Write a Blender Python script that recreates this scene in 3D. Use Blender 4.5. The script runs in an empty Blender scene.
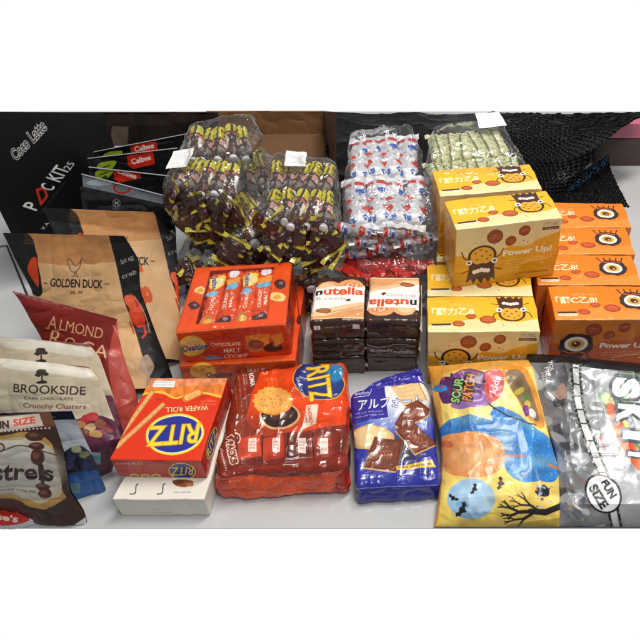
import bpy, math, random
import numpy as np
from mathutils import Vector, Matrix

R_ = random.Random(11)
SC = bpy.context.scene
COL = SC.collection

# ------------------------------------------------------------------ camera model (photo is 640x640)
F, PITCH, CX, CY, H = 660.0, math.radians(42), 420.0, 320.0, .745
CP, SP = math.cos(PITCH), math.sin(PITCH)

def G(px, py, z=0.0):
    "point at height z seen at photo pixel px, py"
    v = CY - py
    t = (H - z) / (F*SP - v*CP)
    return np.array([(px-CX)*t, (F*CP + v*SP)*t, z])

def V(px, py, Y):
    v = CY - py
    t = Y / (F*CP + v*SP)
    return np.array([(px-CX)*t, Y, H - (F*SP - v*CP)*t])

def proj(P):
    P = np.asarray(P)
    X, Y, Z = P[..., 0], P[..., 1], P[..., 2]-H
    zc = Y*CP - Z*SP
    yc = Y*SP + Z*CP
    return CX + F*X/zc, CY - F*yc/zc

# ------------------------------------------------------------------ numpy noise
_rng = np.random.default_rng(5)
LAT = _rng.random((32, 32, 32)).astype(np.float32)
def vn(P, f, seed=0):
    q = np.asarray(P)*f + seed*7.31 + 100.0
    i = np.floor(q).astype(int); t = q - i; t = t*t*(3-2*t)
    o = 0
    for a in (0, 1):
        for b in (0, 1):
            for c in (0, 1):
                w = (t[..., 0] if a else 1-t[..., 0])*(t[..., 1] if b else 1-t[..., 1])*(t[..., 2] if c else 1-t[..., 2])
                o = o + w*LAT[(i[..., 0]+a) % 32, (i[..., 1]+b) % 32, (i[..., 2]+c) % 32]
    return o
def ridge(P, f, seed=0):
    return 1-np.abs(2*vn(P, f, seed)-1)
def crinkle(P, amp, f, seed=0):
    "vector displacement field with sharp creases"
    out = np.zeros(P.shape)
    for k in range(3):
        n = 1.1*ridge(P, f, seed+k)**3 + .65*ridge(P*np.array([1, .6, 1.4]), f*2.3, seed+9+k)**3 + .28*ridge(P, f*5.1, seed+5+k)**2
        out[..., k] = n-.6
    return out*amp

# ------------------------------------------------------------------ painter
_glyph = {}
def glyph(s, bold):
    k = (s, bold)
    if k in _glyph: return _glyph[k]
    c = bpy.data.curves.new('t', 'FONT'); c.body = s; c.offset = bold; c.resolution_u = 4
    o = bpy.data.objects.new('t', c); COL.objects.link(o)
    dg = bpy.context.evaluated_depsgraph_get(); oe = o.evaluated_get(dg)
    m = oe.to_mesh(); m.calc_loop_triangles()
    n = len(m.vertices); vv = np.zeros(n*3, np.float32); m.vertices.foreach_get('co', vv); vv = vv.reshape(-1, 3)[:, :2]
    tt = np.zeros(len(m.loop_triangles)*3, np.int32); m.loop_triangles.foreach_get('vertices', tt); tt = tt.reshape(-1, 3)
    vv = vv.copy(); tt = tt.copy()
    oe.to_mesh_clear(); bpy.data.objects.remove(o); bpy.data.curves.remove(c)
    _glyph[k] = (vv, tt); return _glyph[k]

class Pic:
    def __init__(s, x0, y0, x1, y1, bg, res=4):
        s.x0, s.y0, s.res = x0, y0, res
        s.w, s.h = int((x1-x0)*res), int((y1-y0)*res)
        s.a = np.empty((s.h, s.w, 3), np.float32); s.a[:] = np.array(bg)/255.
        s.rng = np.random.default_rng(s.w*31+s.h)
    def box(s, mnx, mny, mxx, mxy):
        a, b = max(0, int(mnx)), max(0, int(mny)); c, d = min(s.w, int(mxx)+2), min(s.h, int(mxy)+2)
        return (a, b, c, d) if c > a and d > b else None
    def _put(s, bb, mask, col, al=1.):
        a, b, c, d = bb
        m = (mask*al)[..., None].astype(np.float32)
        s.a[b:d, a:c] = s.a[b:d, a:c]*(1-m) + m*(np.array(col, np.float32)/255.)
    def grid(s, bb):
        a, b, c, d = bb
        return np.meshgrid((np.arange(a, c)+.5)/s.res+s.x0, (np.arange(b, d)+.5)/s.res+s.y0)
    def poly(s, pts, col, al=1.):
        p = np.array(pts, float); q = (p-[s.x0, s.y0])*s.res
        bb = s.box(q[:, 0].min(), q[:, 1].min(), q[:, 0].max(), q[:, 1].max())
        if not bb: return
        X, Y = s.grid(bb); ins = np.zeros(X.shape, bool)
        for i in range(len(p)):
            (xa, ya), (xb, yb) = p[i-1], p[i]
            if ya == yb: continue
            c = ((ya > Y) != (yb > Y)) & (X < (xb-xa)*(Y-ya)/(yb-ya)+xa)
            ins ^= c
        s._put(bb, ins, col, al)
    def rect(s, x0, y0, x1, y1, col, al=1.): s.poly([(x0, y0), (x1, y0), (x1, y1), (x0, y1)], col, al)
    def ell(s, cx, cy, rx, ry, col, rot=0, al=1., soft=0.):
        m = max(rx, ry)*(1+soft)
        bb = s.box((cx-m-s.x0)*s.res, (cy-m-s.y0)*s.res, (cx+m-s.x0)*s.res, (cy+m-s.y0)*s.res)
        if not bb: return
        X, Y = s.grid(bb); t = math.radians(rot); X = X-cx; Y = Y-cy
        u = (X*math.cos(t)-Y*math.sin(t))/rx; v = (X*math.sin(t)+Y*math.cos(t))/ry
        d = np.sqrt(u*u+v*v)
        s._put(bb, (d < 1) if not soft else np.clip((1+soft-d)/(2*soft), 0, 1), col, al)
    def line(s, pts, w, col, al=1.):
        for (xa, ya), (xb, yb) in zip(pts[:-1], pts[1:]):
            L = math.hypot(xb-xa, yb-ya) or 1e-6; nx, ny = -(yb-ya)/L*w/2, (xb-xa)/L*w/2
            s.poly([(xa+nx, ya+ny), (xb+nx, yb+ny), (xb-nx, yb-ny), (xa-nx, ya-ny)], col, al)
        for (xa, ya) in pts: s.ell(xa, ya, w/2, w/2, col, 0, al)
    def blob(s, cx, cy, rx, ry, col, seed=0, j=.25, n=9, rot=0, al=1.):
        r = random.Random(seed); t0 = math.radians(rot); pts = []; j = min(j, .2)
        for i in range(n):
            a = 2*math.pi*i/n; k = 1+r.uniform(-j, j); x, y = rx*math.cos(a)*k, ry*math.sin(a)*k
            pts.append((cx+x*math.cos(t0)+y*math.sin(t0), cy-x*math.sin(t0)+y*math.cos(t0)))
        s.poly(smooth(pts), col, al)
    def text(s, t, cx, cy, w, h, col, rot=0, bold=0., shear=0., out=None, ow=.04, flipx=False, al=1.):
        bold *= .55
        if out is not None:
            s._text(t, cx, cy, w, h, out, rot, bold+ow, shear, bold, flipx, al)
        s._text(t, cx, cy, w, h, col, rot, bold, shear, bold, flipx, al)
    def _text(s, t, cx, cy, w, h, col, rot, bold, shear, refb, flipx, al):
        vv, tt = glyph(t, bold); rv = glyph(t, refb)[0]
        if len(vv) == 0: return
        mn, mx = rv.min(0), rv.max(0); c = (mn+mx)/2; sz = np.maximum(mx-mn, 1e-4)
        p = (vv-c)/sz*[w, h]
        if flipx: p[:, 0] *= -1
        p[:, 0] += p[:, 1]*shear
        r = math.radians(rot); x = p[:, 0]*math.cos(r)-p[:, 1]*math.sin(r); y = p[:, 0]*math.sin(r)+p[:, 1]*math.cos(r)
        q = np.stack([(cx+x-s.x0)*s.res, (cy-y-s.y0)*s.res], 1)
        bb = s.box(q[:, 0].min(), q[:, 1].min(), q[:, 0].max(), q[:, 1].max())
        if not bb: return
        a0, b0, c0, d0 = bb; M = np.zeros((d0-b0, c0-a0), bool)
        for tri in tt:
            A, B, C = q[tri]
            x0, x1 = max(a0, int(min(A[0], B[0], C[0]))), min(c0, int(max(A[0], B[0], C[0]))+2)
            y0, y1 = max(b0, int(min(A[1], B[1], C[1]))), min(d0, int(max(A[1], B[1], C[1]))+2)
            if x1 <= x0 or y1 <= y0: continue
            X = np.arange(x0, x1)+.5; Y = (np.arange(y0, y1)+.5)[:, None]
            e1 = (B[0]-A[0])*(Y-A[1])-(B[1]-A[1])*(X-A[0]); e2 = (C[0]-B[0])*(Y-B[1])-(C[1]-B[1])*(X-B[0]); e3 = (A[0]-C[0])*(Y-C[1])-(A[1]-C[1])*(X-C[0])
            M[y0-b0:y1-b0, x0-a0:x1-a0] |= ((e1 >= 0) & (e2 >= 0) & (e3 >= 0)) | ((e1 <= 0) & (e2 <= 0) & (e3 <= 0))
        s._put(bb, M, col, al)
    def lines(s, x, y, w, n, dy, col, rot=0, h=1.2, seed=0, al=.9):
        "rows of small print"
        r = random.Random(seed+int(x)); t = math.radians(rot)
        words = ['made', 'with', 'real', 'milk', 'cocoa', 'wheat', 'sugar', 'net', 'crisp', 'taste', 'snack', 'the']
        for i in range(n):
            k = max(2, int(w/(h*3.2))); st = ' '.join(r.choice(words) for _ in range(k))
            st = st[:max(3, int(w/h*1.25))]
            cx, cy = x+w/2*math.cos(t)+i*dy*math.sin(t), y-w/2*math.sin(t)+i*dy*math.cos(t)
            s.text(st, cx, cy, w*r.uniform(.8, 1), h, col, rot, al=al)
    def speck(s, n, x0, y0, x1, y1, cols, r0, r1, seed=1, al=1.):
        r = random.Random(seed)
        for _ in range(n):
            s.blob(r.uniform(x0, x1), r.uniform(y0, y1), r.uniform(r0, r1), r.uniform(r0, r1), r.choice(cols), r.random(), .3, 7, r.uniform(0, 180), al)
    def mottle(s, x0, y0, x1, y1, amp, f):
        bb = s.box((x0-s.x0)*s.res, (y0-s.y0)*s.res, (x1-s.x0)*s.res, (y1-s.y0)*s.res)
        if not bb: return
        X, Y = s.grid(bb); P = np.stack([X, Y, X*0], -1)
        n = (vn(P, f, 3)+.5*vn(P, f*2.7, 5)-.75)*amp
        a, b, c, d = bb; s.a[b:d, a:c] = np.clip(s.a[b:d, a:c]*(1+n[..., None]), 0, 1)
    def sample(s, X, Y):
        out = 0
        for ox in (-.3, .3):
            for oy in (-.3, .3):
                x = np.clip((X-s.x0)*s.res-.5+ox*2, 0, s.w-1.001); y = np.clip((Y-s.y0)*s.res-.5+oy*2, 0, s.h-1.001)
                i, j = x.astype(int), y.astype(int); fx, fy = (x-i)[..., None], (y-j)[..., None]
                i2, j2 = np.minimum(i+1, s.w-1), np.minimum(j+1, s.h-1)
                out = out+(s.a[j, i]*(1-fx)+s.a[j, i2]*fx)*(1-fy)+(s.a[j2, i]*(1-fx)+s.a[j2, i2]*fx)*fy
        return out/4

def smooth(pts, closed=True, n=5):
    p = np.array(pts, float); N = len(p); out = []
    rngi = range(N) if closed else range(N-1)
    for i in rngi:
        if closed: a, b, c, d = p[i-1], p[i], p[(i+1) % N], p[(i+2) % N]
        else: a, b, c, d = p[max(i-1, 0)], p[i], p[i+1], p[min(i+2, N-1)]
        for k in range(n):
            t = k/n
            out.append(.5*((2*b)+(-a+c)*t+(2*a-5*b+4*c-d)*t*t+(-a+3*b-3*c+d)*t**3))
    if not closed: out.append(p[-1])
    return [tuple(x) for x in out]

# ------------------------------------------------------------------ mesh building
class MB:
    def __init__(s): s.v, s.c, s.f, s.n = [], [], [], 0
    def grid(s, P, C, flip=False):
        h, w = P.shape[:2]
        if not isinstance(C, np.ndarray): C = np.broadcast_to(np.array(C, float)/255., P.shape)
        s.v.append(P.reshape(-1, 3)); s.c.append(np.ascontiguousarray(C[..., :3]).reshape(-1, 3))
        i = np.arange(h*w).reshape(h, w)+s.n
        q = np.stack([i[:-1, :-1], i[1:, :-1], i[1:, 1:], i[:-1, 1:]], -1).reshape(-1, 4)
        if flip: q = q[:, ::-1]
        s.f.append(q); s.n += h*w
    def build(s, name, mat, parent=None, smooth=True):
        v = np.concatenate(s.v).astype(np.float32); c = np.concatenate(s.c).astype(np.float32); f = np.concatenate(s.f).astype(np.int32)
        me = bpy.data.meshes.new(name)
        me.vertices.add(len(v)); me.vertices.foreach_set('co', v.ravel())
        me.loops.add(f.size); me.loops.foreach_set('vertex_index', f.ravel())
        me.polygons.add(len(f)); me.polygons.foreach_set('loop_start', np.arange(0, f.size, 4, dtype=np.int32))
        me.update(calc_edges=True)
        me.polygons.foreach_set('use_smooth', np.full(len(f), smooth))
        at = me.color_attributes.new('Col', 'BYTE_COLOR', 'POINT')
        at.data.foreach_set('color_srgb', np.concatenate([np.clip(c, 0, 1), np.ones((len(c), 1), np.float32)], 1).ravel())
        me.materials.append(mat); me.validate()
        o = bpy.data.objects.new(name, me); COL.objects.link(o)
        if parent: o.parent = parent
        return o

def tag(o, label, cat, group=None, kind=None):
    if label: o['label'] = label
    if cat: o['category'] = cat
    if group: o['group'] = group
    if kind: o['kind'] = kind
    return o
def thing(name, label, cat, group=None, loc=(0, 0, 0)):
    o = bpy.data.objects.new(name, None); COL.objects.link(o); o.location = loc; o.empty_display_size = .02
    return tag(o, label, cat, group)
def copy_tree(o):
    r = o.copy(); COL.objects.link(r)
    for ch in [x for x in bpy.data.objects if x.parent == o]:
        c = ch.copy(); COL.objects.link(c); c.parent = r
    return r

def tri(C8, q):
    "C8: bottom fl,fr,br,bl then top fl,fr,br,bl ; q in [-1,1]^3"
    C = [np.array(c, float) for c in C8]
    a, b, c = [(q[..., k:k+1]+1)/2 for k in range(3)]
    lo = (C[0]*(1-a)+C[1]*a)*(1-b)+(C[3]*(1-a)+C[2]*a)*b
    hi = (C[4]*(1-a)+C[5]*a)*(1-b)+(C[7]*(1-a)+C[6]*a)*b
    return lo*(1-c)+hi*c

TANG = .25
def hexa(mb, C8, rad, dens, faces, disp=None, art=None, bulge=0., side=None, skip=()):
    """soft or sharp six-sided body. rad: rounding in m. dens: verts per metre. faces: name -> Pic (0..w,0..h) or colour;
    art: Pic in photo pixels, used where a face has no entry"""
    C = [np.array(c, float) for c in C8]
    sz = np.array([np.linalg.norm(C[1]-C[0])+np.linalg.norm(C[5]-C[4]), np.linalg.norm(C[3]-C[0])+np.linalg.norm(C[7]-C[4]), np.linalg.norm(C[4]-C[0])+np.linalg.norm(C[6]-C[2])])/2
    r = np.minimum(2*np.asarray(rad)/sz, .98)
    spec = {'top': (2, 1, 0, 1), 'bottom': (2, -1, 0, 1), 'front': (1, -1, 0, 2), 'back': (1, 1, 0, 2), 'left': (0, -1, 1, 2), 'right': (0, 1, 1, 2)}
    for fn, (ax, sg, ia, ib) in spec.items():
        if fn in skip: continue
        nu, nv = max(4, int(sz[ia]*dens)), max(4, int(sz[ib]*dens))
        if fn in ('back', 'bottom'): nu, nv = max(4, nu//4), max(4, nv//4)
        A, B = np.meshgrid(np.linspace(-1, 1, nu), np.linspace(1, -1, nv))
        p = np.zeros((nv, nu, 3)); p[..., ia] = A; p[..., ib] = B; p[..., ax] = sg
        q = np.clip(p, -(1-r), 1-r); d = (p-q)/r; L = np.linalg.norm(d, axis=-1, keepdims=True)
        pp = q+r*d/np.maximum(L, 1e-6)
        if bulge:
            w = (1-pp[..., 0]**2)*(1-pp[..., 1]**2)
            pp = pp.copy(); pp[..., 2] += bulge*w*np.clip(pp[..., 2], 0, 1)
        P = tri(C, pp)
        fc = faces.get(fn, faces.get('*'))
        if isinstance(fc, Pic):
            uu, vv = (pp[..., ia]+1)/2, (1-pp[..., ib])/2
            if fn == 'left': uu = 1-uu
            if fn == 'back': uu = 1-uu
            col = fc.sample(fc.x0+uu*fc.w/fc.res, fc.y0+vv*fc.h/fc.res)
        elif fc is None and art is not None:
            x, y = proj(P); col = art.sample(x, y)
        else: col = fc if fc is not None else (128, 128, 128)
        if disp:
            d_ = disp(P)
            if TANG < 1:
                N = np.cross(np.gradient(P, axis=1), np.gradient(P, axis=0)); N /= np.linalg.norm(N, axis=-1, keepdims=True)+1e-9
                k = (d_*N).sum(-1, keepdims=True); d_ = N*k+(d_-N*k)*TANG
            P = P+d_
        mb.grid(P, col, flip=(fn in ('back', 'bottom', 'left')))
    return mb

def box8(w, d, h):
    return [(0, 0, 0), (w, 0, 0), (w, d, 0), (0, d, 0), (0, 0, h), (w, 0, h), (w, d, h), (0, d, h)]
def hx(TL, TR, BR, BL, zf, zb, z0, z0b=None):
    z0b = z0 if z0b is None else z0b
    t = [G(*BL, zf), G(*BR, zf), G(*TR, zb), G(*TL, zb)]
    b = [np.array([p[0], p[1], z]) for p, z in zip(t, (z0, z0, z0b, z0b))]
    return b+t

def pouch(mb, rows, T, nu, nv, art, w=None, disp=None, back=(60, 60, 60), Tb=None, curve=0):
    """rows: list of (v, left point, right point) down the bag; front face bulges T toward the viewer"""
    vs = np.array([r[0] for r in rows]); Lp = np.array([r[1] for r in rows]); Rp = np.array([r[2] for r in rows])
    t = np.linspace(0, 1, nv)
    def ip(A):
        o = np.stack([np.interp(t, vs, A[:, k]) for k in range(3)], 1)
        k = np.ones(9)/9; m = max(1, nv//30)
        kk = np.ones(2*m+1)/(2*m+1)
        for c in range(3):
            pad = np.concatenate([2*o[0, c]-o[m:0:-1, c], o[:, c], 2*o[-1, c]-o[-2:-m-2:-1, c]])
            o[:, c] = np.convolve(pad, kk, 'valid')
        return o
    L, Rr = ip(Lp), ip(Rp); u = np.linspace(0, 1, nu)
    P = L[:, None]*(1-u)[None, :, None]+Rr[:, None]*u[None, :, None]
    du = np.gradient(P, axis=1); dv = np.gradient(P, axis=0); N = np.cross(du, dv); N /= np.linalg.norm(N, axis=-1, keepdims=True)+1e-12
    cam = np.array([0, 0, H])-P
    sgn = np.sign((N*cam).sum(-1).mean()); N = N*sgn
    U, W_ = np.meshgrid(u, t)
    ww = (w or (lambda U, V: (4*U*(1-U))**.55*(4*V*(1-V))**.5))(U, W_)
    PF = P+N*(T*ww+.0008)[..., None]
    x, y = proj(PF); col = art.sample(x, y)
    if disp:
        d_ = disp(PF); k = (d_*N).sum(-1, keepdims=True); PF = PF+(N*k+(d_-N*k)*.15)*np.clip(.35+ww, 0, 1)[..., None]
    mb.grid(PF, col, flip=True)
    s = slice(None, None, 4)
    us, vs_ = np.unique(np.r_[0:nu:4, nu-1]), np.unique(np.r_[0:nv:4, nv-1])
    PB = (P-N*((Tb if Tb is not None else T*.5)*ww+.0008)[..., None])[np.ix_(vs_, us)]
    mb.grid(PB, back)
    return P, N

# ------------------------------------------------------------------ materials
def nt(name):
    m = bpy.data.materials.new(name); m.use_nodes = True; t = m.node_tree; t.nodes.clear()
    o = t.nodes.new('ShaderNodeOutputMaterial'); return m, t, o
def mprint(name, rough=.35, coat=0., bump=.15, bscale=60., spec=.5, metal=0., bdist=.002):
    m, t, o = nt(name); L = t.links
    b = t.nodes.new('ShaderNodeBsdfPrincipled'); at = t.nodes.new('ShaderNodeAttribute'); at.attribute_name = 'Col'
    L.new(at.outputs['Color'], b.inputs['Base Color']); L.new(b.outputs[0], o.inputs['Surface'])
    b.inputs['Roughness'].default_value = rough; b.inputs['Coat Weight'].default_value = coat; b.inputs['Coat Roughness'].default_value = .08
    b.inputs['Specular IOR Level'].default_value = spec; b.inputs['Metallic'].default_value = metal
    tc = t.nodes.new('ShaderNodeTexCoord')
    n = t.nodes.new('ShaderNodeTexNoise'); n.inputs['Scale'].default_value = bscale; n.inputs['Detail'].default_value = 5; n.inputs['Distortion'].default_value = .6
    L.new(tc.outputs['Object'], n.inputs['Vector'])
    bp = t.nodes.new('ShaderNodeBump'); bp.inputs['Strength'].default_value = bump; bp.inputs['Distance'].default_value = bdist
    L.new(n.outputs['Fac'], bp.inputs['Height']); L.new(bp.outputs[0], b.inputs['Normal'])
    mr = t.nodes.new('ShaderNodeMapRange'); mr.inputs['To Min'].default_value = rough*.75; mr.inputs['To Max'].default_value = min(1, rough*1.3)
    L.new(n.outputs['Fac'], mr.inputs['Value']); L.new(mr.outputs[0], b.inputs['Roughness'])
    return m
def mfilm(name, white=.06, rough=.12, scale=55., bump=.9, gl=.5, tint=(1, 1, 1)):
    m, t, o = nt(name); L = t.links
    tr = t.nodes.new('ShaderNodeBsdfTransparent'); tr.inputs['Color'].default_value = (*[.97*x for x in tint], 1)
    gs = t.nodes.new('ShaderNodeBsdfGlossy'); gs.inputs['Roughness'].default_value = rough; gs.inputs['Color'].default_value = (.95, .97, 1, 1)
    df = t.nodes.new('ShaderNodeBsdfDiffuse'); df.inputs['Color'].default_value = (.75, .77, .78, 1)
    tc = t.nodes.new('ShaderNodeTexCoord')
    n = t.nodes.new('ShaderNodeTexNoise'); n.inputs['Scale'].default_value = scale; n.inputs['Detail'].default_value = 4; n.inputs['Distortion'].default_value = 1.6
    n.noise_type = 'RIDGED_MULTIFRACTAL'
    L.new(tc.outputs['Object'], n.inputs['Vector'])
    bp = t.nodes.new('ShaderNodeBump'); bp.inputs['Strength'].default_value = bump; bp.inputs['Distance'].default_value = .003
    L.new(n.outputs['Fac'], bp.inputs['Height'])
    for s in (gs, df): L.new(bp.outputs[0], s.inputs['Normal'])
    lw = t.nodes.new('ShaderNodeLayerWeight'); lw.inputs['Blend'].default_value = .35; L.new(bp.outputs[0], lw.inputs['Normal'])
    m1 = t.nodes.new('ShaderNodeMapRange'); m1.inputs['To Min'].default_value = .03; m1.inputs['To Max'].default_value = gl
    L.new(lw.outputs['Fresnel'], m1.inputs['Value'])
    x1 = t.nodes.new('ShaderNodeMixShader'); L.new(m1.outputs[0], x1.inputs[0]); L.new(tr.outputs[0], x1.inputs[1]); L.new(gs.outputs[0], x1.inputs[2])
    r = t.nodes.new('ShaderNodeMapRange'); r.inputs['From Min'].default_value = 1.25; r.inputs['From Max'].default_value = 2.1; r.inputs['To Min'].default_value = white*.12; r.inputs['To Max'].default_value = white*4
    L.new(n.outputs['Fac'], r.inputs['Value'])
    x2 = t.nodes.new('ShaderNodeMixShader'); L.new(r.outputs[0], x2.inputs[0]); L.new(x1.outputs[0], x2.inputs[1]); L.new(df.outputs[0], x2.inputs[2])
    L.new(x2.outputs[0], o.inputs['Surface']); return m

M_CARD = mprint('printed_card', .32, .25, .06, 90, bdist=.001)
M_MATTE = mprint('matte_card', .6, 0, .1, 60)
M_FOIL = mprint('glossy_film_print', .22, .5, .55, 45, bdist=.0035)
M_POUCH = mprint('satin_pouch', .38, .15, .35, 28, bdist=.004)
M_KRAFT = mprint('kraft_pouch', .5, 0, .4, 40, bdist=.003, spec=.3)
M_DARK = mprint('dark_pack', .25, .4, .6, 50, bdist=.003)
M_CANDY = mprint('candy_wrap', .25, .3, .7, 90, bdist=.003)
M_FILM = mfilm('clear_film', white=.15, rough=.12, scale=30, gl=.6, bump=.42)
M_FILM2 = mfilm('shrink_film', white=.03, rough=.06, scale=25, bump=.5, gl=.45)
M_BUB = mprint('black_bubble_plastic', .24, 0, .1, 200, spec=.12)
M_CORR = mprint('corrugated_board', .85, 0, .15, 120, spec=.15)

def crk(amp, f, seed): return lambda P: crinkle(P, amp, f, seed)

# ================================================================== SETTING
def floor_mesh():
    y0, y1 = G(0, 528.3, 0)[1], G(0, 111.5, 0)[1]
    pic = Pic(-1500, 0, 1500, 1800, (198, 199, 200), .4)     # millimetres
    pic.mottle(-1500, 0, 1500, 1800, .05, .01)
    s1, s2, s0 = G(7, 246), G(28, 297), G(-6, 248)
    k = lambda p: (p[0]*1000, p[1]*1000)
    m = MB(); u = np.linspace(-1.5, 1.5, 500); v = np.linspace(y0, y1, 260)
    X, Y = np.meshgrid(u, v); P = np.stack([X, Y, X*0], -1)
    m.grid(P, pic.sample(X*1000, Y*1000), flip=True)
    # slab edge
    for (a, b) in (((-1.5, y0), (1.5, y0)), ((1.5, y0), (1.5, y1)), ((-1.5, y1), (-1.5, y0)), ((1.5, y1), (-1.5, y1))):
        P = np.array([[[a[0], a[1], 0], [b[0], b[1], 0]], [[a[0], a[1], -.001], [b[0], b[1], -.001]]]); m.grid(P, (225, 226, 228))
    mat = mprint('polished_tile', .16, .2, .03, 8)
    o = m.build('floor', mat); tag(o, None, None, kind='structure')
    m = MB()
    for a, b in ((s0, s1), (s1, s2), (s2, G(60, 352))):
        d = (b-a)/np.linalg.norm(b-a); n = np.array([-d[1], d[0], 0])*.0016; up = np.array([0, 0, .0015])
        m.grid(np.array([[a-n+up, b-n+up], [a+n+up, b+n+up]]), (30, 30, 34))
    tag(m.build('floor_seam', M_MATTE), None, None, kind='structure')
floor_mesh()

def panel(mb, quad, col_or_art, thick, nu=2, nv=2, disp=None):
    "flat board from 4 corners TL TR BR BL with thickness away from the viewer"
    TL, TR, BR, BL = [np.array(q, float) for q in quad]
    u = np.linspace(0, 1, nu)[None, :, None]; v = np.linspace(0, 1, nv)[:, None, None]
    P = (TL*(1-u)+TR*u)*(1-v)+(BL*(1-u)+BR*u)*v
    N = np.cross(TR-TL, BL-TL); N /= np.linalg.norm(N)
    if N.dot(np.array([0, 0, H])-TL) < 0: N = -N
    if isinstance(col_or_art, Pic): x, y = proj(P); col = col_or_art.sample(x, y)
    else: col = col_or_art
    if disp: P = P+disp(P)
    mb.grid(P, col, flip=True)
    e = -N*thick; c0 = P[0, 0], P[0, -1], P[-1, -1], P[-1, 0]
    ec = col_or_art if not isinstance(col_or_art, Pic) else tuple(np.array(col[0, 0])*255)
    for a, b in ((0, 1), (1, 2), (2, 3), (3, 0)):
        mb.grid(np.array([[c0[a], c0[b]], [c0[a]+e, c0[b]+e]]), ec)
    mb.grid(np.array([[c0[0]+e, c0[1]+e], [c0[3]+e, c0[2]+e]]), ec)

def carton():
    t = thing('cardboard_carton', 'open brown cardboard carton standing behind the bags of small candies', 'carton')
    a = Pic(190, 105, 345, 300, (142, 104, 72)); a.mottle(190, 105, 345, 300, .12, .06)
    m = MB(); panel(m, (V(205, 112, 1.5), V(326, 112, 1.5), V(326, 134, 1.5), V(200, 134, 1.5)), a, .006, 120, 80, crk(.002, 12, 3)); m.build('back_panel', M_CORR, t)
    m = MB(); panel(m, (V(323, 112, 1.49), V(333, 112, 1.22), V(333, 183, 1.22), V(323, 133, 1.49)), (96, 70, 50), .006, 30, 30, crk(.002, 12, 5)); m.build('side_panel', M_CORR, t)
    m = MB(); c1, c2 = G(200, 129), G(332, 215)
    hexa(m, [(c1[0], c2[1], .001), (c2[0]+.02, c2[1], .001), (c2[0]+.08, 1.512, .001), (c1[0], 1.512, .001), (c1[0], c2[1], .006), (c2[0]+.02, c2[1], .006), (c2[0]+.08, 1.498, .006), (c1[0], 1.498, .006)], .001, 200, {'*': (120, 88, 62)}); m.build('base_panel', M_CORR, t)
    a = Pic(60, 105, 230, 300, (34, 27, 25)); a.poly([(60, 111), (230, 111), (230, 122), (60, 128)], (52, 42, 38)); a.rect(112, 128, 128, 152, (96, 82, 68))  # dark base carries the shade inside the carton and a black bag's colour
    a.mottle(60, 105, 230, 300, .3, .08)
    m = MB(); panel(m, (V(60, 114, 1.44), V(218, 114, 1.46), V(218, 260, 1.46), V(60, 260, 1.44)), a, .006, 200, 120, crk(.004, 9, 7)); m.build('shaded_flap', M_CORR, t)
carton()

def coco_box():
    A, B = G(46, 282), G(125, 178)
    a = Pic(-20, 100, 140, 300, (14, 14, 16))
    # lettering drawn where it sits on the face
    a.text('Coco', 20, 149, 21, 11, (225, 225, 225), 47, .02, .2, out=(225, 225, 225), ow=.05)
    a.text('Coco', 20, 149, 21, 11, (16, 16, 18), 47, .0, .2)
    a.text('Latte', 37, 131, 20, 12, (225, 225, 225), 47, .02, .2, out=(225, 225, 225), ow=.05)
    a.text('Latte', 37, 131, 20, 12, (16, 16, 18), 47, .0, .2)
    def tx(s, x, y, w, h, c, b=.03): a.text(s, x, y, w, h, c, 52, b, -.35)
    tx('P', 31.5, 206, 7, 14, (225, 225, 225))
    a.line([(37, 190), (44, 188), (47, 196), (41, 204), (37, 190)], 2.6, (190, 50, 30))
    tx('C', 47.5, 187, 6, 13, (225, 225, 225)); tx('KIT', 58, 173.5, 17, 14, (225, 225, 225)); tx('25', 69, 166, 9, 7, (215, 215, 215), .02)
    a.lines(40, 214, 42, 1, 3, (120, 120, 120), 52, 1.5); tx('X A', 45, 226, 9, 3.5, (210, 210, 210))
    e = (B-A); up = np.array([0, 0, 1.])
    TLp = A+up*.322; BR = B; TR = B+up*.152
    L = np.cross(e, up); L /= np.linalg.norm(L)
    m = MB(); panel(m, (TLp, TR, BR, A), a, .02, 420, 320)
    tag(m.build('flattened_carton', mprint('black_board', .6, 0, .08, 60, spec=.15)), 'tall black flattened carton with white and red lettering at far left', 'carton')
coco_box()

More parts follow.
